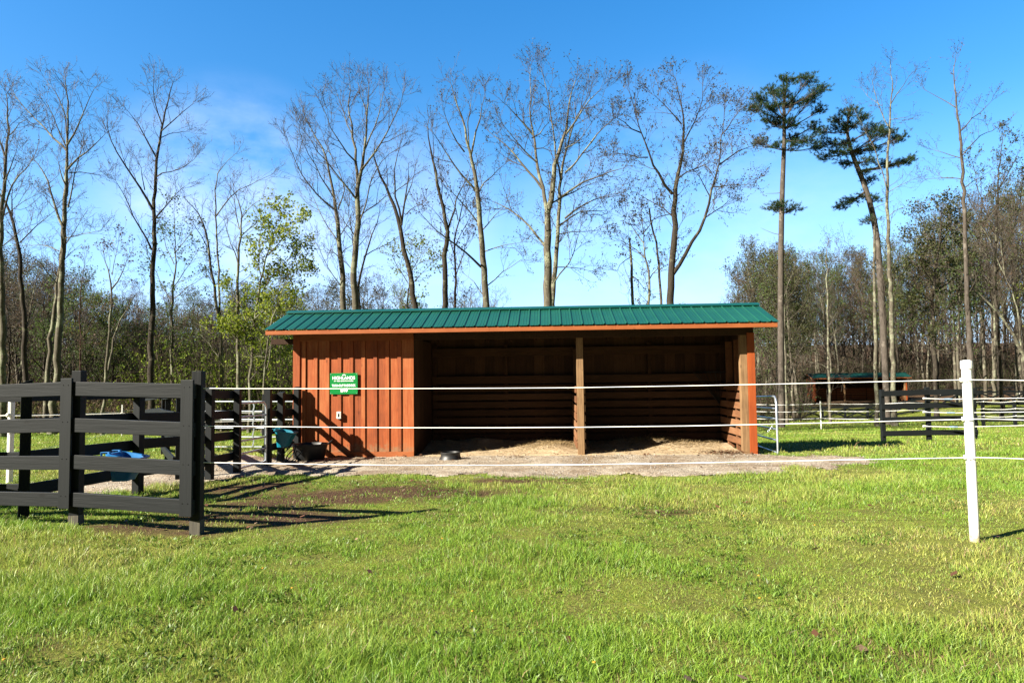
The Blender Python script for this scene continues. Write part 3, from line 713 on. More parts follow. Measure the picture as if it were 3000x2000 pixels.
# outlet box
t = thing('outlet_box', 'small grey weatherproof outlet box on the orange shed wall below the sign', 'outlet box', SH(.972, -.027, .85), SA)
MB().box(0, .095, -.055, 0, 0, .155).build('cover', M_box, t, .008)
MB().box(.030, .062, -.0585, -.0552, .04, .115).build('window', M_darkhole, t)
MB().box(-.012, -.001, -.035, -.015, .03, .045).build('latch', M_box, t)
# hay rack
t = thing('hay_rack', 'black barred corner hay rack fixed in the dark right stall of the shed', 'hay rack', SH(9.80, 2.22, 1.0), SA)
top = []; bot = (-.02, -.02, 0)
for i in range(9):
    a = math.pi + i / 8 * math.pi / 2; top.append((.62 * math.cos(a), .62 * math.sin(a), .78))
MB().tube(top, .012, 6).build('top_rail', M_iron, t, smooth=True)
for p in top:
    MB().tube([p, (p[0] * .45, p[1] * .45, .35), bot], .007, 5).build('bar', M_iron, t, smooth=True)

# ------------------------------------------------------------------ tubs and feeders
t = thing('rubber_tub', 'large black rubber tub standing against the orange shed wall by the fence', 'tub', SH(.58, -.62, .0))
t.rotation_euler = (0, 0, .15)
MB().lathe([(.24, .0), (.27, .02), (.34, .33), (.375, .345), (.375, .37), (.335, .37), (.31, .34), (.25, .05), (.0, .045)], 36, 1.05, .85).build('body', M_rubber, t, smooth=True)
for sg in (-1, 1):
    MB().tube([(sg * .36, -.07, .36), (sg * .44, -.06, .42), (sg * .46, 0, .43), (sg * .44, .06, .42), (sg * .36, .07, .36)], .012, 6).build('handle', M_rubber, t, smooth=True)
p = W(1320, 1345, 14.15)
t = thing('feed_pan', 'low black rubber feed pan on the gravel before the open stall', 'feed pan', (p[0], p[1], zg(p[0], p[1]) + .015))
MB().lathe([(.235, .0), (.228, .02), (.205, .06), (.195, .12), (.205, .135), (.203, .15), (.185, .15), (.165, .06), (.0, .045)], 36).build('pan_body', M_rubber, t, smooth=True)
def feeder(label, loc, mat, rz=0):
    t = thing('hook_feeder', label, 'feeder', loc, rz, 'plastic feeders hooked over the pen fence')
    # open trough: x out from the fence, y along it, hangs with hooks at x=0
    def loop(x0, x1, hy0, hy1, z0, z1, r=5):
        pts = []
        P = [(x0, -hy0, z0), (x1, -hy1, z1), (x1, hy1, z1), (x0, hy0, z0)]; cr = .06
        for i in range(4):
            a = Vector(P[i]); pr = (Vector(P[i - 1]) - a); nx_ = (Vector(P[(i + 1) % 4]) - a)
            a0 = a + pr.normalized() * min(cr, pr.length * .4); a1 = a + nx_.normalized() * min(cr, nx_.length * .4)
            for j in range(r):
                s = j / (r - 1); pts.append((1 - s) ** 2 * a0 + 2 * s * (1 - s) * a + s * s * a1)
        return pts
    L = [loop(.07, .26, .15, .13, -.33, -.33), loop(.04, .38, .19, .17, -.02, -.08), loop(.02, .41, .215, .195, .0, -.065), loop(.02, .41, .215, .195, .018, -.047), loop(.05, .375, .18, .16, .016, -.05), loop(.08, .25, .14, .12, -.31, -.31)]
    b = MB(); k = len(L[0])
    for lp in L: b.v += [tuple(p) for p in lp]
    for i in range(len(L) - 1):
        for j in range(k): b.f.append((i * k + j, i * k + (j + 1) % k, (i + 1) * k + (j + 1) % k, (i + 1) * k + j))
    b.f.append(tuple(reversed(range(k)))); b.f.append(tuple((len(L) - 1) * k + j for j in range(k)))
    b.build('bucket', mat, t, smooth=True)
    for yy in (-.13, .13):
        MB().box(-.055, .05, yy - .022, yy + .022, .030, .038).box(-.055, -.048, yy - .022, yy + .022, -.02, .0298).hexa([(.03, yy - .025, .0), (.07, yy - .025, .0), (.07, yy + .025, .0), (.03, yy + .025, .0), (.03, yy - .022, .0298), (.05, yy - .022, .0298), (.05, yy + .022, .0298), (.03, yy + .022, .0298)]).build('hook', mat, t, .003)
    return t
feeder('bright sky blue plastic feeder hooked on the pen fence behind the near rails', (-5.10, 8.72, .555), M_blue, .06)
feeder('teal plastic feeder hooked on the short black fence beside the shed', (-4.79, 13.85, .47), M_teal, -.03)
# hose by the shed
hp = []
for i in range(60):
    s = i / 59; hp.append((-4.74 + .22 * math.cos(s * 17) * (.6 + .4 * s) + .28 * s, 14.0 + .12 * math.sin(s * 17) + .25 * s, -.05 + .20 * math.sin(s * 17 + .6) * (1 - .3 * s)))
tag(MB().tube(hp, .011, 6).build('garden_hose', M_rubber, None, smooth=True), 'black hose coiled on the fence below the teal feeder', 'hose')

# ------------------------------------------------------------------ board fences
def post_box(b, x, y, s, z0, z1, slope=0, rz=0):
    h = s / 2; P = [(x - h, y - h), (x + h, y - h), (x + h, y + h), (x - h, y + h)]
    if rz:
        P = [(x + (p[0] - x) * math.cos(rz) - (p[1] - y) * math.sin(rz), y + (p[0] - x) * math.sin(rz) + (p[1] - y) * math.cos(rz)) for p in P]
    tops = [z1 + slope * s / 2, z1 - slope * s / 2, z1 - slope * s / 2, z1 + slope * s / 2]
    return b.hexa([(p[0], p[1], z0) for p in P] + [(p[0], p[1], tz) for p, tz in zip(P, tops)])
def board_fence(label, pts, hts, side, rails=(.30, .66, 1.025, 1.39), size=.10, slope=0, face=False, gaps=(), group=None, rh=.14, foot=False, bev=.004, rzs=None):
    """posts at pts; rails nailed on the given side (-1 right of travel, +1 left), centres at rails above ground"""
    x0, y0 = pts[0]; base = zg(x0, y0)
    t = thing('board_fence', label, 'fence', (x0, y0, base), 0, group)
    for i, (x, y) in enumerate(pts):
        a = pts[max(i - 1, 0)]; c = pts[min(i + 1, len(pts) - 1)]
        rz = math.atan2(c[1] - a[1], c[0] - a[0]) if rzs is None else rzs
        gz = zg(x, y) - base
        po = post_box(MB(), x - x0, y - y0, size, gz - .1, gz + hts[i], slope, rz).build('post', M_black, t, bev)
        if foot: post_box(MB(), x - x0, y - y0, size + .006, gz - .1, gz + random.uniform(.09, .14), 0, rz).build('bare_foot', M_bareend, po)
    for i in range(len(pts) - 1):
        if i in gaps: continue
        (xa, ya), (xb, yb) = pts[i], pts[i + 1]
        d = Vector((xb - xa, yb - ya, 0)).normalized(); nrm = Vector((-d.y, d.x, 0)) * side * (size / 2 + .021)
        ang = math.atan2(d.y, d.x)
        e = .02 if face else size / 2
        for r in rails:
            za, zb = zg(xa, ya) - base + r + random.uniform(-.008, .008), zg(xb, yb) - base + r + random.uniform(-.008, .008)
            L = math.hypot(xb - xa, yb - ya); o = MB()
            x_0 = -e if i == 0 else .004; x_1 = L + (e if i == len(pts) - 2 else -.004)
            o.hexa([(x_0, -.019, za - rh / 2), (x_1, -.019, zb - rh / 2), (x_1, .019, zb - rh / 2), (x_0, .019, za - rh / 2), (x_0, -.019, za + rh / 2), (x_1, -.019, zb + rh / 2), (x_1, .019, zb + rh / 2), (x_0, .019, za + rh / 2)])
            ob = o.build('rail', M_blackx, t, bev); ob.location = (xa - x0 + nrm.x, ya - y0 + nrm.y, 0); ob.rotation_euler = (0, 0, ang)
    if face:
        for i, (x, y) in enumerate(pts):
            a = pts[max(i - 1, 0)]; c = pts[min(i + 1, len(pts) - 1)]
            ang = math.atan2(c[1] - a[1], c[0] - a[0]); d = Vector((math.cos(ang), math.sin(ang), 0)); nrm = Vector((-d.y, d.x, 0)) * side * (size / 2 + .0405 + .013)
            gz = zg(x, y) - base
            ob = MB().box(-.069, .069, -.012, .012, gz + .185, gz + rails[-1] + .105).build('face_board', M_black, t, bev)
            ob.location = (x - x0 + nrm.x - d.x * .045, y - y0 + nrm.y - d.y * .045, 0); ob.rotation_euler = (0, 0, ang)
            for r in rails:
                for sx_ in (-.03, .03):
                    q = MB().tube([(sx_ + random.uniform(-.006, .006), -.0145, gz + r + .035), (sx_, -.011, gz + r + .035)], .005, 6); q.build('nail', M_iron, ob)
    return t
# near wing (runs left out of the picture)
board_fence('near black four rail board fence with the ropes tied to its end post', [(-6.3, 7.48), (-4.45, 7.02), (-3.075, 6.70)], [1.56, 1.565, 1.575], -1, rails=(.275, .645, 1.015, 1.385), size=.095, face=True, foot=True, rzs=0)
board_fence('long black board fence of the pen running back behind the near rails', [(-7.4, 7.75), (-5.44, 7.66), (-5.10, 9.35), (-4.80, 10.87), (-4.80, 11.95)], [1.52, 1.52, 1.48, 1.46, 1.46], 1, size=.105, slope=-.35, rails=(.30, .66, 1.02, 1.36))
board_fence('short black fence between the pen gate and the orange shed', [(-4.82, 13.5), (-4.80, 14.2), (-4.70, 14.93)], [1.5, 1.43, 1.55], 1, size=.12, slope=-.2, rails=(.32, .66, 1.0, 1.33))
board_fence('black cross fence at the back of the pen behind the blue feeder', [(-5.45, 11.2), (-7.2, 14.3), (-8.35, 16.4), (-10.1, 18.7)], [1.45] * 4, 1, size=.10, slope=-.2)
board_fence('black three bay board fence standing alone in the grass right of the shed', [(10.13, 18.8), (11.33, 18.72), (12.49, 18.6)], [1.47, 1.50, 1.46], -1, size=.105, rails=(.27, .64, 1.0, 1.36), rh=.145)

# ------------------------------------------------------------------ gates
def gate(label, p0, p1, h, mat, nr=6, brace=True, round_end=(True, True), group=None):
    p0 = Vector(p0); p1 = Vector(p1); L = (p1 - p0).xy.length
    t = thing('tube_gate', label, 'gate', p0, math.atan2(p1.y - p0.y, p1.x - p0.x), group)
    dz = p1.z - p0.z; r = .022; c = .16
    pts = []
    pts.append((0, 0, 0))
    if round_end[0]: pts += [(0, 0, h - c), (.05, 0, h - .05), (c, 0, h)]
    else: pts += [(0, 0, h)]
    if round_end[1]: pts += [(L - c, 0, h + dz), (L - .05, 0, h + dz - .05), (L, 0, h + dz - c)]
    else: pts += [(L, 0, h + dz)]
    pts.append((L, 0, dz))
    MB().tube(pts, r, 10).build('frame', mat, t, smooth=True)
    for i in range(nr - 1):
        z = .02 + h * (i / (nr - .7)) ** .92
        MB().tube([(0, 0, z), (L, 0, z + dz)], .019, 8).build('rail', mat, t, smooth=True)
    if brace:
        for f in brace:
            q = MB(); z = 0; k = 8
            for i in range(k):
                za, zb = h * i / k, h * (i + 1) / k
                q.beam((L * f + (.018 if i % 2 else -.018), -.022, za), (L * f + (-.018 if i % 2 else .018), -.022, zb), .006, .035, (1, 0, 0))
            q.build('brace', mat, t)
    return t
gate('silver tube gate standing open beside the shed end of the pen fence', (-4.83, 13.42, -.12), (-4.86, 12.05, -.10), 1.17, M_galv, 6, (), (True, False))
p0 = W(601, 1312, 19.2); p1 = W(868, 1309, 19.2)
gate('wide silver tube gate seen square on behind the pen', (-8.9, 19.2, -.36), (-5.75, 19.2, -.40), 1.28, M_galv, 6, (.52,), (False, False))
gate('blue grey tube gate with a chain standing open right of the shed', (5.575, 14.5, -.20), (5.95, 17.0, -.27), 1.20, M_galv, 6, (), (True, True))
a = W(2262, 1248, 14.55); b_ = W(2215, 1268, 15.2); q = MB()
for i in range(26):
    s = i / 25; c = a * (1 - s) + b_ * s; z = c[2] - .10 * math.sin(math.pi * s) * (1 - .3 * s)
    rot = Matrix.Translation((c[0], c[1], z)) @ Matrix.Rotation(i % 2 * math.pi / 2 + .4, 4, 'X')
    lk = [rot @ Vector((.014 * math.cos(k * math.pi / 4), .008 * math.sin(k * math.pi / 4), 0)) for k in range(9)]
    q.tube(lk, .0025, 4, False)
tag(q.build('gate_chain', M_galv, None, smooth=True), 'thin pale chain hanging loose from the end of the blue grey gate', 'chain')

# ------------------------------------------------------------------ white rope fence in front
def white_post(label, x, y, h, r, ropes, capped=True, insul=True, group=None, lean=(0, 0), rope_side=-1):
    z = zg(x, y); t = thing('rope_post', label, 'post', (x, y, z), 0, group); t.rotation_euler = (lean[0], lean[1], 0)
    MB().tube([(0, 0, -.1), (0, 0, h)], r, 24).build('shaft', M_wpost, t, smooth=True)
    if capped:
        MB().lathe([(r * 1.18, h - .055), (r * 1.2, h - .05), (r * 1.2, h + .0), (r * 1.12, h + .014), (r * .6, h + .02)], 28).build('cap', M_white, t, smooth=True)
    if insul:
        for zz in ropes:
            MB().lathe([(.011, 0), (.016, .008), (.012, .018), (.017, .028), (.011, .036)], 12, c=(rope_side * (r + .012), -.004, zz - .018)).build('insulator', M_insul, t, smooth=True)
    return t
WPx, WPy = W(2856, 1580, 5.95)[:2]
ropes_px = [[(596, 1137), (700, 1138.2), (1000, 1138.6), (1200, 1138), (1450, 1137), (1700, 1135.3), (2000, 1130.2), (2230, 1125.8), (2500, 1119.5), (2838, 1112.2)],
            [(596, 1247.5), (700, 1248.5), (1000, 1251.5), (1200, 1252.6), (1450, 1252.5), (1700, 1251), (2000, 1247.4), (2230, 1243), (2500, 1236.5), (2840, 1227.4)],
            [(596, 1354), (700, 1356), (1000, 1360.5), (1200, 1362), (1450, 1362), (1700, 1360.5), (2000, 1356), (2230, 1351.5), (2500, 1346), (2846, 1339.8)]]
right_px = [[(2858, 1112.6), (2930, 1113), (3000, 1114.5), (3300, 1124)], [(2860, 1226.8), (2930, 1227.6), (3000, 1230), (3300, 1243)], [(2862, 1339.5), (2930, 1341), (3000, 1344), (3300, 1358)]]
rz_ = []
for i, nm in enumerate(('top', 'middle', 'lowest')):
    P = []
    for (px, py) in ropes_px[i]:
        s = (px - 596) / (2840 - 596); P.append(W(px, py, 6.70 + (5.90 - 6.70) * s))
    rz_.append(P[-1][2])
    for (px, py) in right_px[i]:
        s = (px - 2858) / 142.0; P.append(W(px, py, 5.895 - .06 * s))
    o = MB().tube(P, .0037, 8).build('fence_rope', M_rope, None, smooth=True)
    tag(o, {'top': 'uppermost white rope stretched from the near black end post to the white post', 'middle': 'white rope halfway up between the near black end post and the white post',
            'lowest': 'bottom white rope hanging just above the grass before the shed'}[nm], 'rope', 'white ropes strung in front of the shed')
white_post('tall capped white plastic post in the near grass carrying three ropes', WPx, WPy, 1.535, .0385, [z - zg(WPx, WPy) for z in rz_])

# rope fences farther off: posts and ropes as one fence each
def rope_fence(label, pts, h, rs, mats, r=.03, rr=.006, group=None):
    x0, y0 = pts[0]; z0 = zg(x0, y0); t = thing('rope_fence', label, 'fence', (x0, y0, z0), 0, group)
    for i, (x, y) in enumerate(pts):
        gz = zg(x, y) - z0
        if mats[i] == 'w': p = MB().tube([(x - x0, y - y0, gz - .1), (x - x0, y - y0, gz + h)], r, 12).build('post', M_white, t, smooth=True)
        elif mats[i] == 'b': p = post_box(MB(), x - x0, y - y0, .10, gz - .1, gz + h + .1).build('post', M_black, t)
        if mats[i] == 'i':
            for q in rs: MB().lathe([(.02, -.03), (.04, 0), (.02, .03)], 8, c=(x - x0, y - y0 - .09, gz + q)).build('insulator', M_insul, t, smooth=True)
        if mats[i] in 'wb':
            for q in rs: MB().lathe([(.02, -.03), (.035, 0), (.02, .03)], 8, c=(x - x0, y - y0 - .07, gz + q)).build('insulator', M_insul, p, smooth=True)
    for q in rs:
        P = []
        for i in range(len(pts) - 1):
            for s in np.linspace(0, 1, 7)[:-1]:
                x = pts[i][0] * (1 - s) + pts[i + 1][0] * s; y = pts[i][1] * (1 - s) + pts[i + 1][1] * s
                za = zg(*pts[i]) * (1 - s) + zg(*pts[i + 1]) * s
                P.append((x - x0, y - y0 - .075, za - z0 + q - .05 * math.sin(math.pi * s)))
        x, y = pts[-1]; P.append((x - x0, y - y0 - .075, zg(x, y) - z0 + q))
        MB().tube(P, rr, 5).build('rope', M_rope, t, smooth=True)
    return t
rope_fence('white rope fence with white posts crossing the field behind the shed to the black posts', [(9.0, 38), (12.6, 36.5), (15.8, 35.2), (19.5, 34), (24.4, 35.6), (25.9, 35.4), (31, 35)], 1.42, (.55, .93, 1.30), 'wwwxiii', .035, .012)
rope_fence('white rope fence with a stout white post behind the left pen', [(-14, 9.3), (-8.05, 11.0), (-16, 29)], 1.5, (.42, .85, 1.08), 'wwx', .045, .005)
rope_fence('thin white rope fence along the grass before the left wood', [(-34, 28.4), (-25, 28.4), (-16.3, 28.6), (-8.5, 28.8)], 1.3, (.6, .95), 'wwww', .022, .007)
board_fence('black board fence carrying white ropes, running out right behind the white post', [(24.4, 35.6), (25.9, 35.4), (27.5, 35.3), (31, 35)], [1.42] * 4, 1, (.33, .78, 1.18), size=.13, rh=.16, bev=0)
# ropes with spring handles on the lone black fence
t = thing('gate_ropes', 'three white rope gate strands with pale blue handles hooked to the lone black fence', 'gate ropes', (11.38, 18.62, zg(11.38, 18.62)))
for i, (ya, yb) in enumerate(((1166.5, 1165), (1206.5, 1205.5), (1248, 1245))):
    o = np.array([11.38, 18.62, zg(11.38, 18.62)]); A = W(2704, ya, 18.6) - o; Bp = W(2765 + 8 * i, ya + 2, 18.45) - o; C = W(2790 + 8 * i, ya + 2.5, 18.4) - o; D = W(3040, yb, 18.2) - o
    MB().tube([A, Bp], .008, 6).tube([C, D], .008, 6).build('strand', M_rope, t, smooth=True)
    MB().tube([A, A * .82 + Bp * .18], [.03, .016], 8).build('insulator', M_white, t, smooth=True)
    MB().tube([Bp, Bp * .5 + C * .5, C], [.018, .026, .02], 8).build('handle', plain('pale_blue_handle', (.4, .55, .72), .4), t, smooth=True)
# cross buck fence
t = None
cb = []
for i in range(13): cb.append((20.5 + i * 1.95, 58.2 + .05 * i))
x0, y0 = cb[0]; z0 = zg(x0, y0); t = thing('crossbuck_fence', 'black crossbuck fence with diagonal boards before the far bank', 'fence', (x0, y0, z0))
for i, (x, y) in enumerate(cb):
    g = zg(x, y) - z0; post_box(MB(), x - x0, y - y0, .14, g - .1, g + 1.2).build('post', M_black, t)
    if i < len(cb) - 1:
        X2, Y2 = cb[i + 1]; g2 = zg(X2, Y2) - z0; A = Vector((x - x0, y - y0 - .09, g)); B2 = Vector((X2 - x0, Y2 - y0 - .09, g2)); up = Vector((0, 0, 1))
        for q in (MB().beam(A + up * 1.1, B2 + up * 1.1, .04, .15), MB().beam(A + up * .18, B2 + up * .18, .04, .15)): q.build('rail', M_blackx, t)
        fy = Vector((0, -.05, 0))
        MB().beam(A + up * .25 + fy, B2 + up * 1.02 + fy, .035, .13).build('diagonal', M_blackx, t); MB().beam(A + up * 1.02 + fy * 1.9, B2 + up * .25 + fy * 1.9, .035, .13).build('diagonal', M_blackx, t)
# far shed, far gate, far sign, far black fence
pf = W(2388, 1182, 80)
shed('distant open shed with a shade darkened green roof half hidden by trees on the far bank', (pf[0], 80, zg(pf[0], 80) + .05), -.02, 10.7, 0, [3.5, 7.1], False, None, M_roof_shaded, M_roof_shaded, M_stainx)
pg = W(2755, 1158, 84); pg2 = W(2868, 1157, 84)
gate('distant white gate at the edge of the dark wood', (pg[0], 84, pg[2]), (pg[0] + 1.9, 84, pg[2]), .66, M_white, 3, (), (False, False))
bf = [(pg[0] + 2.0 + i * 2.4, 84) for i in range(9)]
t = board_fence('distant black board fence with a silver gate rail before the dark wood', bf, [1.25] * 9, -1, (.35, .75, 1.12), size=.14, rh=.16, bev=0)
ps = W(2984, 1151, 80)
t = thing('field_sign', 'small white sign on a post beyond the far fence', 'sign', (ps[0], 80, zg(ps[0], 80)))
MB().box(-.38, .38, -.02, .0, ps[2] - zg(ps[0], 80) - .25, ps[2] - zg(ps[0], 80) + .25).build('panel', M_white, t, .004)
MB().box(-.045, .045, .002, .08, -.1, ps[2] - zg(ps[0], 80) + .2).build('post', M_black, t)

# ------------------------------------------------------------------ trees
class Twigs:
    """collects branches of equal point count, skins them in one go"""
    def __init__(s): s.g = {}
    def add(s, pts, r, sides=3):
        pts = np.asarray(pts, float); s.g.setdefault((len(pts), sides), ([], []))
        a, b = s.g[(len(pts), sides)]; a.append(pts); b.append(np.asarray(r, float))
    def arrays(s):
        Vs, Qs, off = [], [], 0
        for (k, sd), (P, Rr) in s.g.items():
            P = np.array(P); Rr = np.array(Rr); N = len(P)
            T = np.gradient(P, axis=1); T /= np.linalg.norm(T, axis=2, keepdims=True) + 1e-9
            ref = np.where(np.abs(T[:, :1, 2:3]) < .8, np.array([[[0, 0, 1.]]]), np.array([[[1., 0, 0]]])); ref = np.repeat(ref, k, 1)
            A = np.cross(T, ref); A /= np.linalg.norm(A, axis=2, keepdims=True) + 1e-9; B = np.cross(T, A)
            an = 2 * np.pi * np.arange(sd) / sd
            V = P[:, :, None] + Rr[:, :, None, None] * (np.cos(an)[None, None, :, None] * A[:, :, None] + np.sin(an)[None, None, :, None] * B[:, :, None])
            Vs.append(V.reshape(-1, 3))
            ii = np.arange(N * k * sd).reshape(N, k, sd); nxt = np.roll(ii, -1, 2)
            q = np.stack([ii[:, :-1], nxt[:, :-1], nxt[:, 1:], ii[:, 1:]], -1).reshape(-1, 4)
            Qs.append(q + off); off += N * k * sd
        return np.concatenate(Vs), np.concatenate(Qs)
def unit(v): return v / (np.linalg.norm(v) + 1e-9)
def resample(P, R_, step):
    P = np.asarray(P, float); d = np.concatenate([[0], np.cumsum(np.linalg.norm(np.diff(P, axis=0), axis=1))])
    n = max(4, int(d[-1] / step) + 1); s = np.linspace(0, d[-1], n)
    # catmull-rom like smoothing: linear resample then average
    Q = np.stack([np.interp(s, d, P[:, i]) for i in range(3)], 1); r = np.interp(s, d, R_)
    for _ in range(2): Q[1:-1] = Q[1:-1] * .5 + (Q[:-2] + Q[2:]) * .25
    return Q, r, d[-1]
def curve(p, d, L, k, up, wig, rg):
    P = [np.array(p)]; d = unit(np.array(d)); st = L / (k - 1)
    for i in range(k - 1):
        d = unit(d + rg.normal(0, wig, 3) + np.array([0, 0, up / (k - 1)])); P.append(P[-1] + d * st)
    return np.array(P)
def leaves_arrays(P, size, rg, flat=.3):
    N = len(P); P = np.asarray(P); d = rg.normal(0, 1, (N, 3)); d /= np.linalg.norm(d, axis=1, keepdims=True)
    e = np.cross(d, rg.normal(0, 1, (N, 3))); e /= np.linalg.norm(e, axis=1, keepdims=True) + 1e-9
    s = size * rg.uniform(.6, 1.4, (N, 1)); V = np.stack([P, P + d * s * .5 + e * s * .32, P + d * s, P + d * s * .5 - e * s * .32], 1)
    return V.reshape(-1, 3), np.arange(4 * N).reshape(-1, 4)
def grow(limbs, rg, spec):
    """limbs: list of (points, radii, start fraction for branching). Returns trunk arrays, twig arrays, leaf positions"""
    tr = Twigs(); tw = Twigs(); tips = []
    dens = spec.get('dens', 1.0); L2 = spec.get('len', 1.9); up = spec.get('up', .5)
    for (P, R0_, f0) in limbs:
        Q, r, L = resample(P, R0_, .5)
        Q[1:-1] += rg.normal(0, .028, (len(Q) - 2, 3))
        tr.add(Q, r, 9 if r[0] > .07 else 6)
        nb = int(L * (1 - f0) * 1.9 * dens + rg.random())
        for i in range(nb):
            f = f0 + (1 - f0) * (i + rg.random()) / max(nb, 1); fi = f * (len(Q) - 1); a = min(int(fi), len(Q) - 2); u = fi - a
            p = Q[a] * (1 - u) + Q[a + 1] * u; t = unit(Q[a + 1] - Q[a]); rr = r[a] * (1 - u) + r[a + 1] * u
            side = unit(np.cross(t, rg.normal(0, 1, 3))); ang = rg.uniform(.45, .95)
            d = t * math.cos(ang) + side * math.sin(ang)
            l2 = L2 * rg.uniform(.45, 1.1) * (1 - .58 * f) * (1 if rg.random() > .12 else .4)
            B = curve(p, d, l2, 5, up, .13, rg); r2 = min(rr * .6, .008 + .009 * l2)
            (tr if r2 > .025 else tw).add(B, np.linspace(r2, r2 * .4, 5), 4)
            branch(tw, tips, B, r2, l2, rg, spec)
        # the limb's own end
        t = unit(Q[-1] - Q[-2])
        for i in range(3):
            B = curve(Q[-1], t + rg.normal(0, .4, 3), L2 * .26, 5, up, .12, rg); tw.add(B, np.linspace(max(r[-1] * .7, .006), .004, 5), 4); branch(tw, tips, B, .008, L2 * .4, rg, spec)
    return tr, tw, tips
def branch(tw, tips, B, r2, l2, rg, spec):
    n3 = int(l2 * spec.get('n3', 3.2) + rg.random()); up = spec.get('up', .5); fine = spec.get('fine', 3)
    for j in range(n3 + 1):
        f = rg.uniform(.2, 1) if j < n3 else 1.0
        fi = f * 3.999; a = int(fi); u = fi - a; p = B[a] * (1 - u) + B[a + 1] * u; t = unit(B[a + 1] - B[a])
        d = t + rg.normal(0, .55, 3); l3 = rg.uniform(.35, .85) * spec.get('l3', 1.0)
        C = curve(p, d, l3, 4, up * .6, .16, rg); tw.add(C, np.linspace(max(.006, r2 * .45), .0035, 4))
        for k in range(fine):
            g = rg.uniform(.25, 1) * 2.999; b = int(g); q = C[b] * (1 - (g - b)) + C[b + 1] * (g - b); e = unit(C[b + 1] - C[b]) + rg.normal(0, .6, 3)
            D = curve(q, e, rg.uniform(.14, .36), 3, up * .4, .15, rg); tw.add(D, (.0046, .0038, .003)); tips.append(D[-1]); tips.append(D[1])
        tips.append(C[-1])
def make_tree(name, label, group, base, limbs, rg, spec, bmat, lmat, cat='tree'):
    """limbs in world coordinates"""
    t = thing(name, label, cat, tuple(base), 0, group)
    limbs = [(np.asarray(P) - base, r, f) for (P, r, f) in limbs]
    tr, tw, tips = grow(limbs, rg, spec)
    V, Q = tr.arrays(); link('trunk', np_mesh('trunk', V, Q, smooth=True), bmat, t)
    V, Q = tw.arrays(); nb = len(Q)
    me = None; nl = spec.get('leaves', 1.0)
    tips = np.array(tips)
    if nl > 0:
        reps = int(math.ceil(nl)); P = np.concatenate([tips[rg.random(len(tips)) < nl / reps] for _ in range(reps)])
        P = P + rg.normal(0, spec.get('spread', .03), P.shape)
        lv, lq = leaves_arrays(P, spec.get('lsize', .07), rg)
        me = np_mesh('crown', np.concatenate([V, lv]), np.concatenate([Q, lq + len(V)])); me.materials.append(L_twg); me.materials.append(lmat)
        me.polygons.foreach_set('material_index', np.concatenate([np.zeros(nb, np.int32), np.ones(len(lq), np.int32)]))
        link('crown', me, None, t)
    else:
        link('crown', np_mesh('crown', V, Q), L_twg, t)
    return t
def traced(label, D, polys, spec, bmat, lmat, seed, name='bare_tree', group=None, spread=.75, z0=0.0):
    """polys: list of (points in photo pixels, start radius m, end radius m, branching start); first one is the trunk"""
    rg = np.random.default_rng(seed); done = []; limbs = []
    for i, (pts, ra, rb, f0) in enumerate(polys):
        P = []
        if i == 0:
            dz0, sl = 0.0, rg.normal(0, .04)
        else:
            best = min(((abs(q[0] - pts[0][0]) + abs(q[1] - pts[0][1]), q[2]) for q in done)); dz0 = best[1]; sl = rg.choice([-1, 1]) * rg.uniform(.3, 1.0) * spread
        acc = 0; lx = pts[0]; k = D / F
        for (px, py) in pts:
            acc += math.hypot(px - lx[0], py - lx[1]) * k if i == 0 else math.hypot((px - lx[0]), (py - lx[1]) * .35) * k; lx = (px, py)
            dz = dz0 + sl * acc; P.append(W(px, py, D + dz))
            done.append((px, py, dz))
        # densify registration so limbs attach between the given points
        for j in range(len(pts) - 1):
            for s in (.2, .4, .6, .8):
                n0 = len(done) - len(pts) + j
                done.append((pts[j][0] * (1 - s) + pts[j + 1][0] * s, pts[j][1] * (1 - s) + pts[j + 1][1] * s, dz0))
        if i == 0:
            b = P[0].copy(); g = zg(b[0], b[1])
            if P[0][2] > g - .05:
                base = np.array([b[0], b[1], g]); P = [base - [0, 0, .15]] + P; ra_ = [ra * 1.45]
            else:
                base = np.array([b[0], b[1], g]); ra_ = [ra * 1.4]; P = [base - [0, 0, .15]] + P[1:] if len(P) > 1 else P
                P[1:1] = [base + (P[1] - base) * .06]
            rad = [ra * 1.5] + list(np.linspace(ra, rb, len(P) - 1))
        else: rad = list(np.linspace(ra * .85, min(rb, .009), len(P)))
        limbs.append((np.array(P), rad, f0))
    return make_tree(name, label, group, base, limbs, rg, spec, bmat, lmat)
def z5(*a): return [(x / 1.568, 200 + y / 1.568) for x, y in a]
def z6(*a): return [(800 + x / 1.96, 150 + y / 1.96) for x, y in a]
def z7(*a): return [(1400 + x / 1.96, 150 + y / 1.96) for x, y in a]
def z8(*a): return [(2100 + x / 1.4933, 150 + y / 1.4933) for x, y in a]
BARE = dict(dens=1.35, len=1.7, n3=3.8, fine=4, leaves=.35, lsize=.042, spread=.012)
THIN = dict(dens=1.3, len=1.4, n3=3.2, fine=3, leaves=.3, lsize=.042, spread=.012)
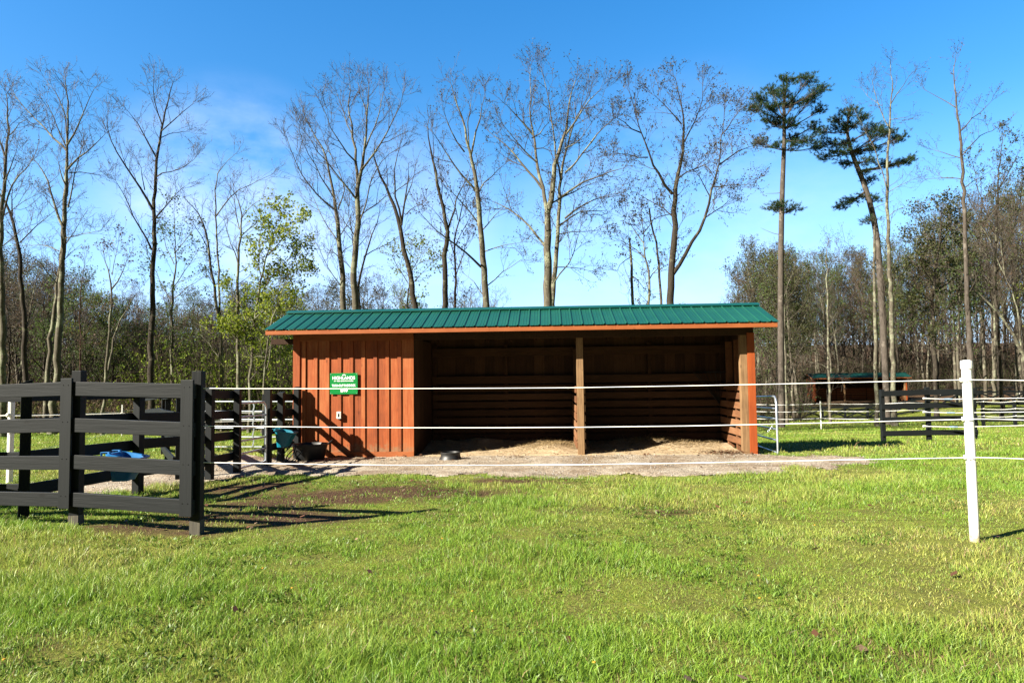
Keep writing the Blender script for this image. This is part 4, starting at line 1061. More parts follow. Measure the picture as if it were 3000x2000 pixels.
# --- left wood edge
traced('tall bare grey tree with a wide fan of limbs near the left edge', 31, [
    (z5((240, 1690), (262, 1400), (275, 1150), (285, 950), (292, 760), (300, 600), (304, 460), (308, 370), (314, 200), (300, 60)), .17, .02, .42),
    (z5((292, 735), (268, 680), (245, 600), (210, 500), (188, 440), (120, 395)), .075, .012, .2),
    (z5((306, 378), (275, 340), (225, 300), (160, 230), (90, 160), (55, 95)), .06, .012, .15),
    (z5((310, 350), (345, 290), (380, 230), (400, 150), (435, 90)), .055, .01, .15),
    (z5((306, 470), (340, 420), (390, 395), (440, 360), (485, 300)), .06, .012, .2),
    (z5((304, 540), (280, 500), (270, 440)), .05, .03, .5),
    (z5((303, 360), (270, 280), (240, 230), (215, 160)), .035, .01, .2),
    (z5((312, 640), (335, 560), (350, 470), (370, 380)), .045, .01, .2),
    (z5((310, 330), (300, 240), (285, 150), (200, 40)), .035, .008, .2),
    (z5((300, 780), (380, 760), (460, 745)), .03, .008, .2),
    (z5((270, 840), (200, 805), (105, 815)), .03, .008, .2),
    (z5((318, 480), (400, 480), (470, 495)), .03, .008, .2)], BARE, B_grey, L_bud, 1)
traced('slim leaning grey tree crossing behind the tall fan shaped one on the left', 33, [
    (z5((200, 1690), (226, 1300), (245, 1150), (268, 960), (280, 800), (300, 640), (312, 520)), .12, .03, .5),
    (z5((262, 990), (200, 900), (130, 860)), .035, .01, .3), (z5((275, 850), (330, 760), (370, 700)), .03, .01, .3)], THIN, B_grey, L_bud, 2)
traced('dark trunk with lichen and high forking limbs standing right of the tall fan shaped tree', 31, [
    (z5((688, 1690), (694, 1400), (700, 1150), (703, 1000), (710, 830), (706, 690), (711, 560), (720, 420), (735, 310), (755, 225), (770, 130), (795, 65)), .145, .014, .45),
    (z5((697, 835), (665, 780), (625, 700), (590, 620), (530, 515)), .055, .012, .25),
    (z5((703, 650), (680, 590), (640, 540), (585, 465), (530, 390), (495, 300), (490, 215)), .07, .012, .25),
    (z5((721, 415), (700, 360), (665, 300), (625, 250), (590, 200)), .05, .012, .25),
    (z5((705, 700), (745, 650), (785, 610), (840, 548)), .05, .012, .3),
    (z5((718, 500), (760, 470), (820, 475), (890, 420)), .035, .01, .25),
    (z5((740, 290), (790, 230), (840, 205), (885, 165)), .035, .01, .2),
    (z5((665, 560), (655, 510), (648, 455)), .03, .015, .3), (z5((745, 260), (715, 180), (690, 110), (705, 55)), .035, .008, .2),
    (z5((738, 320), (790, 300), (860, 290)), .025, .008, .2)], BARE, B_dark, L_bud, 3)
traced('white barked leaning twin trunk tree before the brown wood with arching top', 33, [
    (z5((1022, 1640), (1018, 1400), (1012, 1200), (990, 1040), (962, 890), (948, 760), (935, 690), (905, 640), (850, 600)), .10, .012, .35),
    (z5((1014, 1200), (1005, 950), (994, 780), (988, 620), (990, 510), (1010, 455), (1080, 395)), .065, .01, .4),
    (z5((992, 680), (1030, 610), (1090, 560), (1160, 525), (1245, 490)), .04, .008, .2),
    (z5((950, 820), (910, 740), (880, 700)), .025, .008, .2), (z5((1010, 1330), (960, 1250), (880, 1185)), .02, .007, .2), (z5((1000, 1230), (930, 1190), (870, 1150)), .02, .007, .2)], THIN, B_grey, L_bud, 4)
traced('pale lichen spotted straight tree left of the fresh green one', 31, [
    (z5((1098, 1640), (1095, 1300), (1090, 1050), (1095, 880), (1100, 740), (1120, 640), (1085, 585)), .095, .012, .35),
    (z5((1094, 900), (1060, 800), (1030, 700)), .035, .01, .2), (z5((1098, 780), (1150, 720), (1220, 680)), .035, .01, .2), (z5((1100, 740), (1070, 640), (1075, 520)), .03, .008, .2),
    (z5((1110, 690), (1160, 610), (1200, 600)), .025, .008, .2)], THIN, B_grey, L_ol, 5)
traced('fresh yellow green leafing tree beside the shed roof', 30, [
    (z5((1143, 1640), (1150, 1400), (1165, 1200), (1185, 1050), (1215, 900), (1255, 780), (1280, 680)), .075, .012, .3),
    (z5((1180, 1060), (1230, 980), (1300, 900), (1370, 830)), .035, .01, .1), (z5((1200, 960), (1180, 860), (1200, 740)), .03, .01, .1), (z5((1230, 860), (1300, 790), (1350, 720)), .03, .01, .1),
    (z5((1170, 1180), (1120, 1090), (1070, 1040)), .03, .01, .1), (z5((1190, 1040), (1270, 1010), (1390, 950)), .03, .01, .1), (z5((1170, 1150), (1230, 1090), (1290, 1060)), .03, .01, .1),
    (z5((1155, 1290), (1210, 1200), (1260, 1170)), .025, .008, .1), (z5((1155, 1330), (1100, 1240), (1060, 1210)), .025, .008, .1), (z5((1150, 1430), (1230, 1340), (1300, 1300)), .025, .008, .1)],
    dict(dens=1.8, len=1.2, n3=3.8, fine=4, leaves=2.8, lsize=.12, spread=.08, up=.12), B_grey, L_grn, 6, 'leafing_tree')
traced('thin pale double stemmed tree in front of the green tree at the shed corner', 29, [
    (z5((1205, 1640), (1215, 1440), (1232, 1290), (1245, 1120), (1280, 1100), (1300, 1000)), .055, .01, .4), (z5((1222, 1400), (1250, 1270), (1262, 1170), (1230, 1010)), .035, .01, .3), (z5((1225, 1330), (1190, 1310), (1160, 1330)), .02, .007, .3)], THIN, B_grey, L_bud, 7)
traced('mid green leafing tree behind the dark forked trunk', 36, [
    (z5((795, 1600), (790, 1300), (792, 1100), (800, 950), (806, 800), (798, 660)), .085, .012, .3),
    (z5((795, 1010), (850, 930), (900, 850)), .03, .01, .1), (z5((800, 900), (760, 820), (740, 740)), .03, .01, .1), (z5((803, 850), (860, 780), (890, 740)), .03, .01, .1), (z5((794, 1080), (740, 1000), (700, 900)), .03, .01, .1), (z5((794, 1060), (870, 1000), (930, 960)), .03, .01, .1)],
    dict(dens=1.0, len=1.6, n3=3, fine=3, leaves=1.5, lsize=.11, spread=.08, up=.2), B_grey, L_mid, 8, 'leafing_tree')
traced('small reddish budding tree with two stems left of the dark forked trunk', 30, [
    (z5((470, 1640), (485, 1420), (505, 1200), (518, 1010), (508, 930), (480, 880)), .075, .012, .4), (z5((496, 1400), (530, 1200), (585, 1090), (640, 1020)), .05, .01, .3), (z5((516, 1010), (550, 960), (580, 890)), .045, .01, .2),
    (z5((515, 950), (535, 880), (545, 800)), .02, .007, .2)], dict(dens=1.1, len=1.2, n3=3, fine=3, leaves=1.1, lsize=.08), B_grey, L_red, 9)
traced('pale lichened trunk with a grey twig haze cut by the left edge of the picture', 29, [
    (z5((14, 1640), (14, 1300), (10, 1000), (6, 800), (15, 600), (30, 400), (38, 260), (30, 120)), .15, .015, .4), (z5((10, 700), (40, 560), (100, 470), (150, 420)), .05, .01, .2), (z5((10, 580), (30, 480), (75, 380)), .05, .01, .2),
    (z5((28, 420), (10, 340), (-30, 260)), .04, .01, .2), (z5((10, 680), (60, 640), (150, 590)), .03, .008, .2), (z5((30, 320), (80, 260), (130, 230)), .03, .008, .2), (z5((8, 820), (60, 760), (140, 720)), .03, .008, .2)],
    dict(dens=1.6, len=1.8, n3=3.4, fine=3, leaves=.6, lsize=.05), B_grey, L_bud, 10)
traced('dark crooked tree leaning in from the left edge of the wood', 30, [
    (z5((122, 1640), (118, 1300), (104, 1050), (92, 870), (62, 700), (30, 610), (-40, 540)), .12, .03, .5), (z5((95, 830), (60, 770), (20, 740)), .03, .01, .3), (z5((92, 800), (150, 740), (250, 655)), .035, .01, .4), (z5((55, 680), (50, 620), (60, 540)), .04, .01, .3)], THIN, B_dark, L_bud, 11)
traced('thin dark tree with reddish twigs between the two tallest left trees', 36, [
    (z5((365, 1600), (370, 1400), (372, 1200), (360, 1050), (390, 900)), .06, .012, .3), (z5((372, 1250), (420, 1180), (450, 1120)), .03, .01, .2)], dict(dens=1.2, len=1.5, n3=3, fine=3, leaves=1.0, lsize=.08), B_red, L_red, 12)
# --- above the shed roof
traced('grey tree with limbs sweeping up and left over the left end of the roof', 30, [
    (z6((420, 2100), (405, 1490), (395, 1280), (382, 1120), (375, 1000), (366, 915), (350, 860), (330, 740), (320, 640), (255, 500), (185, 380)), .145, .014, .42),
    (z6((360, 915), (310, 870), (260, 835), (205, 780), (150, 700), (105, 600), (80, 500)), .05, .01, .2), (z6((372, 910), (420, 830), (400, 700), (330, 600), (260, 420)), .035, .01, .2), (z6((348, 840), (270, 700), (200, 620), (150, 450)), .035, .01, .2),
    (z6((380, 1110), (320, 1030), (270, 920), (215, 810)), .04, .01, .25), (z6((385, 1060), (430, 990), (465, 900)), .03, .01, .25), (z6((392, 1350), (330, 1280), (260, 1120)), .03, .008, .2), (z6((385, 1180), (430, 1120), (480, 1090)), .025, .008, .2)], BARE, B_grey, L_bud, 21)
traced('tall many limbed grey tree with dense upswept crown left of the dark snags', 30, [
    (z6((455, 2100), (465, 1490), (472, 1200), (485, 1000), (484, 850), (485, 760), (495, 690), (520, 610), (535, 480), (545, 330), (550, 190)), .165, .014, .45),
    (z6((486, 760), (475, 640), (460, 500), (452, 400), (430, 290), (440, 165)), .085, .012, .3), (z6((484, 860), (430, 800), (390, 720), (330, 670), (250, 560), (170, 450)), .055, .01, .35),
    (z6((500, 690), (560, 620), (600, 560), (660, 440), (720, 350), (745, 250)), .06, .01, .25), (z6((480, 640), (420, 580), (380, 520), (320, 440), (270, 290)), .045, .01, .25), (z6((530, 560), (580, 460), (610, 360), (640, 220)), .045, .01, .2),
    (z6((485, 960), (560, 900), (640, 850), (750, 770)), .04, .01, .35), (z6((490, 1000), (540, 870), (560, 700), (620, 620), (720, 560)), .04, .01, .35), (z6((455, 480), (400, 350), (365, 240)), .035, .008, .2), (z6((540, 400), (520, 290), (490, 190)), .035, .008, .2),
    (z6((478, 1080), (420, 980), (380, 930)), .03, .01, .3), (z6((475, 1180), (430, 1000), (440, 860)), .03, .01, .3)], dict(dens=1.5, len=1.7, n3=3.6, fine=4, leaves=.4, lsize=.045, spread=.015), B_grey, L_bud, 22)
traced('dark slanting stem close against the tall many limbed tree above the roof', 31, [
    (z6((488, 2100), (488, 1490), (495, 1290), (530, 1150), (590, 1020), (610, 930)), .075, .012, .5), (z6((520, 1180), (620, 1120), (730, 1060)), .03, .008, .3)], THIN, B_dark, L_bud, 23)
traced('dark broken snag leaning left with bare stub limbs above the roof', 29, [
    (z6((830, 2100), (815, 1480), (795, 1320), (765, 1180), (738, 1020), (705, 920), (680, 840), (650, 780), (610, 690), (570, 620), (585, 540)), .135, .02, .9),
    (z6((737, 1000), (750, 900), (765, 810), (780, 720), (777, 668)), .06, .025, .9), (z6((748, 900), (785, 800), (812, 700)), .04, .015, .8), (z6((738, 985), (710, 880), (680, 780), (690, 690), (718, 600), (733, 530)), .06, .015, .85),
    (z6((655, 790), (655, 700), (645, 620)), .03, .015, .8), (z6((760, 940), (800, 890), (850, 880)), .025, .008, .3), (z6((690, 820), (740, 790), (790, 740)), .025, .008, .3)], dict(dens=.7, len=1.0, n3=2.5, fine=2, leaves=.2, lsize=.05), B_dark, L_bud, 24, 'dead_tree')
traced('fresh green low tree peeping over the roof ridge behind the dark snag', 34, [
    (z6((770, 2000), (770, 1500), (775, 1350), (790, 1180)), .07, .012, .4), (z6((772, 1370), (840, 1280), (900, 1230)), .03, .01, .1), (z6((774, 1330), (720, 1250), (690, 1190)), .03, .01, .1), (z6((780, 1280), (830, 1210), (850, 1170)), .03, .01, .1)],
    dict(dens=1.4, len=1.5, n3=3, fine=3, leaves=1.7, lsize=.11, spread=.08, up=.1), B_grey, L_grn, 25, 'leafing_tree')
traced('blackish double topped snag with reddish lower trunk above the roof', 29, [
    (z6((985, 2100), (985, 1475), (988, 1280), (988, 1120), (1000, 1045), (985, 930), (965, 830), (930, 700), (905, 600), (900, 520), (888, 420)), .135, .015, .85),
    (z6((1000, 1040), (1030, 930), (1060, 850), (1100, 740), (1132, 670)), .055, .015, .9), (z6((960, 800), (925, 680), (912, 560), (918, 480)), .04, .012, .8), (z6((968, 850), (985, 760), (950, 640)), .03, .01, .6),
    (z6((980, 1180), (910, 1130), (850, 1140)), .02, .008, .3)], dict(dens=.6, len=.9, n3=2.5, fine=2, leaves=.2, lsize=.05), B_dark, L_red, 26, 'dead_tree')
traced('slender tree with rusty red young leaves between the two snags and the oak', 32, [
    (z6((1046, 2000), (1046, 1480), (1045, 1200), (1040, 1060), (1080, 900), (1120, 800)), .07, .012, .35), (z6((1044, 1180), (1000, 1020), (960, 930), (910, 900)), .03, .01, .15), (z6((1044, 1120), (1090, 1040), (1150, 900)), .03, .01, .15), (z6((1062, 970), (1040, 880), (1000, 800)), .03, .01, .1),
    (z6((1048, 1300), (1090, 1160), (1130, 1060)), .03, .01, .2)], dict(dens=1.3, len=1.4, n3=3, fine=3, leaves=1.0, lsize=.09), B_red, L_red, 27)
traced('lichened grey tree with spiky broken top and one long low left limb', 29, [
    (z6((1245, 2100), (1230, 1470), (1212, 1250), (1195, 1100), (1185, 950), (1175, 830), (1162, 730), (1150, 660), (1132, 590), (1112, 480), (1080, 380), (1045, 280), (1020, 185)), .155, .01, .6),
    (z6((1135, 605), (1160, 500), (1180, 410), (1195, 330), (1222, 245)), .06, .01, .5), (z6((1125, 560), (1115, 450), (1125, 340), (1137, 262)), .04, .01, .5), (z6((1172, 810), (1115, 750), (1060, 680), (1010, 610), (965, 530), (920, 470)), .06, .01, .4),
    (z6((1195, 1240), (1140, 1170), (1060, 1115), (990, 1080), (900, 1005), (845, 930)), .06, .01, .35), (z6((1172, 980), (1110, 900), (1050, 840), (990, 750)), .04, .01, .3), (z6((1182, 810), (1230, 740), (1270, 680), (1330, 650)), .035, .01, .15),
    (z6((1190, 1040), (1250, 970), (1320, 900)), .035, .01, .15), (z6((1215, 1150), (1300, 1120), (1420, 1100)), .03, .008, .15), (z6((1225, 1350), (1320, 1270), (1420, 1200)), .03, .008, .15), (z6((1100, 580), (1040, 500), (985, 410), (975, 320)), .04, .008, .4),
    (z6((1230, 1430), (1170, 1340), (1100, 1280)), .03, .008, .2)], dict(dens=1.1, len=1.5, n3=3.4, fine=4, leaves=.7, lsize=.055, spread=.015), B_grey, L_bud, 28)
OAK = dict(dens=1.5, len=1.6, n3=3.6, fine=4, leaves=.8, lsize=.062, spread=.02)
traced('great spreading oak with curving limbs and budding leaves above the middle of the roof', 28, [
    (z7((405, 2100), (403, 1465), (398, 1250), (402, 1050), (400, 920), (425, 800), (440, 650), (470, 560), (500, 470), (520, 330), (560, 170)), .20, .014, .5),
    (z7((395, 910), (372, 800), (350, 700), (335, 600), (312, 480), (300, 380), (302, 250), (303, 90)), .10, .012, .3), (z7((385, 1115), (330, 1040), (250, 965), (180, 890), (135, 868), (75, 858)), .07, .015, .3),
    (z7((370, 790), (300, 720), (240, 650), (200, 560), (150, 525), (60, 460)), .07, .012, .25), (z7((475, 840), (560, 760), (640, 725), (760, 700), (840, 670)), .06, .01, .2), (z7((500, 700), (560, 630), (640, 550), (680, 470), (740, 400), (785, 385)), .05, .01, .2),
    (z7((475, 740), (440, 560), (430, 400), (400, 220), (360, 90)), .05, .01, .3), (z7((315, 480), (260, 400), (210, 340), (165, 310)), .045, .01, .25), (z7((310, 500), (370, 450), (415, 400)), .035, .01, .25), (z7((505, 480), (580, 390), (640, 280), (700, 225)), .05, .01, .2),
    (z7((430, 870), (560, 790), (680, 750)), .045, .01, .25), (z7((338, 640), (250, 560), (210, 500), (150, 430)), .04, .01, .25), (z7((330, 560), (380, 570), (470, 575)), .03, .008, .2), (z7((500, 560), (580, 540), (640, 430)), .03, .008, .2)], OAK, B_grey, L_bud, 29)
traced('second stem of oak habit hugging the great oak, with limbs reaching right above the roof', 29, [
    (z7((420, 2100), (425, 1465), (435, 1340), (450, 1150), (462, 1000), (475, 850), (470, 720), (490, 620), (510, 520), (560, 380), (640, 250)), .13, .012, .5),
    (z7((470, 1000), (520, 940), (580, 915), (680, 910), (735, 915)), .055, .01, .2), (z7((500, 960), (580, 880), (680, 845), (800, 815)), .055, .01, .2), (z7((430, 1340), (480, 1260), (560, 1170), (590, 1010)), .045, .01, .35), (z7((445, 1240), (540, 1240), (640, 1260)), .03, .008, .2),
    (z7((470, 1050), (580, 1020), (680, 1030)), .03, .008, .2)], OAK, B_grey, L_bud, 30)
LEAFY = dict(dens=1.7, len=1.5, n3=3.9, fine=4, leaves=1.35, lsize=.065, spread=.03)
traced('dark trunked leafy tree with three broad upswept lobes above the right part of the roof', 28, [
    (z7((1085, 2100), (1105, 1450), (1112, 1290), (1122, 1100), (1132, 950), (1128, 830), (1140, 740), (1165, 640), (1185, 540), (1188, 430), (1165, 300), (1135, 160)), .165, .012, .45),
    (z7((1118, 820), (1070, 750), (1020, 680), (985, 590), (950, 500), (910, 380), (870, 230)), .075, .01, .25), (z7((1112, 1290), (1140, 1250), (1185, 1170), (1240, 1090), (1300, 980), (1325, 870), (1345, 760), (1385, 660), (1400, 520), (1415, 340)), .11, .012, .35),
    (z7((1150, 730), (1210, 690), (1290, 660), (1330, 640)), .04, .01, .15), (z7((1185, 520), (1240, 430), (1290, 300), (1290, 210)), .04, .01, .15), (z7((1390, 650), (1450, 590), (1530, 560), (1590, 540)), .04, .01, .15), (z7((1330, 830), (1290, 740), (1250, 690)), .03, .01, .2),
    (z7((1345, 780), (1440, 760), (1530, 770)), .03, .01, .15), (z7((1315, 950), (1390, 900), (1450, 850)), .03, .01, .2), (z7((975, 610), (900, 600), (800, 590)), .035, .01, .15), (z7((940, 470), (860, 430), (790, 380)), .035, .01, .15),
    (z7((1130, 960), (1060, 890), (1000, 850), (920, 820)), .035, .01, .2), (z7((1170, 420), (1090, 340), (1020, 260)), .035, .01, .15), (z7((1400, 480), (1460, 420), (1500, 350)), .03, .01, .15), (z7((1130, 930), (1070, 940), (1000, 970)), .03, .01, .2)], LEAFY, B_dark, L_bud, 31)
traced('small leafy tree in front of the pale dead pole above the roof', 29, [
    (z7((985, 2000), (982, 1450), (985, 1310), (965, 1200), (948, 1080), (940, 920)), .07, .01, .4), (z7((985, 1310), (1020, 1260), (1040, 1240)), .03, .01, .3), (z7((950, 1100), (890, 1020), (850, 940)), .03, .008, .15), (z7((945, 1050), (1000, 980), (1030, 940)), .03, .008, .15),
    (z7((960, 1190), (880, 1120), (810, 1080)), .03, .008, .15)], dict(dens=1.4, len=1.3, n3=3.4, fine=3, leaves=1.4, lsize=.08), B_grey, L_bud, 32)
traced('pale stub of a dead trunk left of the small leafy tree above the roof', 30, [
    (z7((895, 2000), (894, 1450), (884, 1280), (873, 1105)), .075, .05, .6), (z7((880, 1180), (840, 1200), (800, 1260)), .025, .01, .2), (z7((885, 1290), (930, 1320), (960, 1370)), .025, .008, .3)], dict(dens=.9, len=1.2, n3=2.5, fine=2, leaves=.2, lsize=.06), B_grey, L_bud, 33, 'dead_tree')
traced('straight pale dead pole of a trunk leaning left against the sky above the roof', 30, [
    (z7((1065, 2000), (1057, 1450), (1040, 1250), (1018, 1080), (985, 910)), .065, .035, .97)], dict(dens=.15, len=.4, n3=1, fine=1, leaves=0), B_pine, L_bud, 34, 'dead_tree')
# --- right
traced('tall bare tree with red brown twigs directly behind the white post', 36, [
    (z8((1122, 1640), (1112, 1390), (1100, 1180), (1090, 980), (1086, 760), (1078, 560), (1065, 380), (1052, 250), (1030, 140), (1045, 35)), .16, .012, .2),
    (z8((1066, 350), (1110, 300), (1180, 250), (1200, 220)), .035, .01, .15), (z8((1072, 460), (1130, 380), (1200, 350), (1250, 320)), .035, .01, .15), (z8((1082, 600), (1140, 550), (1200, 520)), .035, .01, .15), (z8((1076, 470), (1000, 440), (940, 430)), .03, .008, .15), (z8((1050, 250), (990, 210), (910, 170)), .03, .008, .15),
    (z8((1078, 560), (1000, 540), (920, 560)), .03, .008, .15), (z8((1110, 1340), (1040, 1310), (940, 1300)), .025, .006, .1), (z8((1112, 1350), (1180, 1340), (1240, 1310)), .025, .006, .1), (z8((1100, 1130), (1020, 1090), (960, 1110)), .025, .006, .1), (z8((1088, 900), (1150, 840), (1230, 840)), .025, .006, .1)],
    dict(dens=.9, len=1.5, n3=2.6, fine=3, leaves=.8, lsize=.06), B_pine, L_red, 41)
traced('thin bare tree rising past the leaning pine with spotted white trunk', 38, [
    (z8((778, 1600), (772, 1450), (765, 1200), (755, 950), (748, 750), (745, 560), (750, 400), (758, 280), (768, 180), (760, 60)), .15, .012, .35), (z8((750, 330), (720, 260), (690, 200), (680, 130)), .035, .01, .15), (z8((762, 230), (800, 180), (840, 110)), .035, .01, .15),
    (z8((756, 300), (790, 290), (820, 290)), .025, .008, .15), (z8((746, 620), (800, 580), (860, 560)), .025, .008, .15), (z8((742, 600), (690, 420), (600, 250)), .035, .01, .4), (z8((755, 720), (800, 680), (870, 680)), .025, .008, .15), (z8((720, 240), (660, 210), (640, 170)), .02, .008, .1)],
    dict(dens=1.1, len=1.5, n3=2.8, fine=3, leaves=.7, lsize=.05), B_grey, L_red, 42)
traced('broken white barked trunk just left of the leaning pine', 38, [(z8((703, 1640), (698, 1450), (692, 1200), (690, 1000), (690, 780)), .12, .06, .5), (z8((690, 950), (620, 890), (560, 830)), .025, .008, .3), (z8((697, 1400), (640, 1360), (580, 1340)), .02, .007, .2)], dict(dens=.8, len=1.3, n3=2.5, fine=2, leaves=.2, lsize=.06), B_grey, L_bud, 43, 'dead_tree')
traced('slim grey tree with drooping low branches standing before the distant shed', 42, [(z8((497, 1640), (493, 1450), (486, 1250), (483, 1050), (482, 880), (490, 820)), .085, .012, .15), (z8((490, 1390), (440, 1350), (400, 1360)), .022, .006, .1), (z8((490, 1350), (430, 1320), (370, 1330)), .022, .006, .1), (z8((490, 1370), (510, 1400), (530, 1415)), .02, .006, .2)],
       dict(dens=1.0, len=1.7, n3=2.6, fine=2, leaves=.3, lsize=.05, up=.1), B_grey, L_bud, 44)
traced('pale trunk close behind the tall pine at the shed gate', 42, [(z8((307, 1640), (303, 1450), (296, 1250), (290, 1050), (288, 940)), .09, .02, .5), (z8((292, 1080), (320, 1000), (340, 940)), .03, .008, .2)], THIN, B_grey, L_bud, 45)
traced('grey trunk standing right of the broken white one before the distant shed', 40, [(z8((744, 1610), (742, 1450), (738, 1250), (732, 1050), (725, 960)), .10, .03, .6), (z8((765, 1330), (745, 1250), (730, 1180)), .03, .01, .3)], THIN, B_dark, L_bud, 46)
traced('grey leaning tree cutting down through the right edge of the picture', 36, [(z8((1400, 1650), (1370, 1420), (1330, 1290), (1270, 1190), (1210, 1120), (1140, 1050)), .12, .03, .3), (z8((1330, 1290), (1320, 1130), (1260, 980), (1240, 800)), .05, .012, .3), (z8((1260, 980), (1200, 840), (1150, 760)), .03, .01, .2)], BARE, B_grey, L_ol, 47)
traced('dense olive leafed tree right of the leaning pine', 48, [
    (z8((960, 1560), (955, 1350), (945, 1150), (950, 1000), (975, 850), (985, 690)), .15, .02, .3), (z8((948, 1020), (890, 930), (850, 830)), .05, .012, .1), (z8((955, 960), (1020, 880), (1060, 780)), .05, .012, .1), (z8((970, 870), (920, 780), (890, 720)), .04, .012, .1), (z8((975, 850), (1030, 760), (1040, 700)), .04, .012, .1),
    (z8((948, 1100), (870, 1040), (810, 990)), .05, .012, .1), (z8((950, 1060), (1030, 1000), (1090, 940)), .05, .012, .1), (z8((950, 1180), (880, 1140), (820, 1110)), .04, .012, .1), (z8((950, 1150), (1030, 1110), (1090, 1090)), .04, .012, .1)],
    dict(dens=1.2, len=2.2, n3=3.4, fine=3, leaves=2.0, lsize=.16, spread=.14, up=.2), B_dark, L_ol, 48, 'leafing_tree')
traced('tall dark budding tree at the right edge of the picture', 44, [
    (z8((1250, 1600), (1235, 1300), (1215, 1000), (1225, 750), (1230, 560), (1250, 380)), .14, .015, .3), (z8((1215, 980), (1270, 850), (1320, 700), (1340, 560)), .06, .012, .15), (z8((1222, 800), (1170, 700), (1130, 560), (1120, 480)), .05, .012, .15), (z8((1228, 620), (1290, 500), (1330, 420)), .04, .012, .15),
    (z8((1218, 900), (1150, 850), (1110, 760)), .04, .012, .15), (z8((1220, 1080), (1290, 1000), (1340, 930)), .04, .012, .15)], dict(dens=1.3, len=2.0, n3=3.2, fine=3, leaves=1.4, lsize=.11), B_dark, L_ol, 49)

# --- pines
def pine(label, D, trunk, rads, limbs, tufts, seed, bmat=None):
    rg = np.random.default_rng(seed); P = [W(x, y, D) for x, y in trunk]; b = P[0]; base = np.array([b[0], b[1], zg(b[0], b[1])]); P[0] = base - [0, 0, .15]
    t = thing('pine_tree', label, 'tree', tuple(base)); tr = Twigs(); Q, r, L = resample(np.array(P) - base, np.interp(np.linspace(0, 1, len(P)), np.linspace(0, 1, len(rads)), rads), .6); tr.add(Q, r, 10)
    tw = Twigs(); NV = []; k = D / F
    def at(px, py):      # nearest trunk point for a picture height
        z = W(px, py, D)[2] - base[2]; i = np.argmin(np.abs(Q[:, 2] - z)); return Q[i]
    for (ax, ay, cx, cy, rx, ry, dz) in limbs:
        a = at(ax, ay); c = W(cx, cy, D + dz) - base; mid = (a + c) / 2 + np.array([0, 0, -.15]); rr = .02 + .008 * np.linalg.norm(c - a)
        lim, lr, _ = resample(np.array([a, mid, c]), [rr, rr * .75, .012], .35); tr.add(lim, lr, 5)
        m_n = int(rx * ry / 31) + 4
        g = rg.normal(0, 1, (m_n, 3)); g /= np.linalg.norm(g, axis=1, keepdims=True); g *= rg.random((m_n, 1)) ** .5
        for sc3 in c + g * np.array([rx * k, rx * k * .9, ry * k]):
            st = lim[int(rg.uniform(.35, 1) * (len(lim) - 1))]; md_ = (st + sc3) / 2 + rg.normal(0, .08, 3) - [0, 0, .06]; tw.add(np.array([st, md_, sc3]), (.014, .010, .006))
            o = unit(sc3 - st + np.array([0, 0, .12]))
            for _q in range(int(rg.integers(4, 8))):
                p = sc3 + rg.normal(0, 1, 3) * np.array([.17, .17, .09]); tw.add(np.array([sc3, (sc3 + p) / 2 + rg.normal(0, .02, 3), p]), (.006, .005, .003))
                oo = unit(o * .6 + (p - sc3) * 2.5 + np.array([0, 0, .35]))
                for _ in range(20):
                    d = unit(oo * .75 + rg.normal(0, .5, 3)); e = unit(np.cross(d, rg.normal(0, 1, 3))) * .0085; s_ = p - oo * rg.uniform(0, .12); Ln = rg.uniform(.11, .22)
                    NV.append([s_ - e, s_ + e, s_ + d * Ln])
    for zf in (.35, .45, .52, .58, .64, .70):
        q0 = Q[int(zf * (len(Q) - 1))]; dd = unit(np.array([rg.normal(), rg.normal(), .4])); tr.add(curve(q0, dd, rg.uniform(.4, 1.3), 4, .1, .1, rg), np.linspace(.022, .006, 4), 5)
    V, q = tr.arrays(); link('trunk', np_mesh('trunk', V, q, smooth=True), bmat or B_pine, t)
    V, q = tw.arrays(); NVa = np.array(NV).reshape(-1, 3); me = np_mesh('crown', np.concatenate([V, NVa]), q, np.arange(len(NVa)).reshape(-1, 3) + len(V)); me.materials.append(L_twg); me.materials.append(L_ndl)
    me.polygons.foreach_set('material_index', np.concatenate([np.zeros(len(q), np.int32), np.ones(len(NV), np.int32)])); link('crown', me, None, t)
    return t
def e8(a, c, r, dz): return (2100 + a[0] / 1.4933, 150 + a[1] / 1.4933, 2100 + c[0] / 1.4933, 150 + c[1] / 1.4933, r[0] / 1.4933 * 1.12, r[1] / 1.4933 * 1.15, dz)
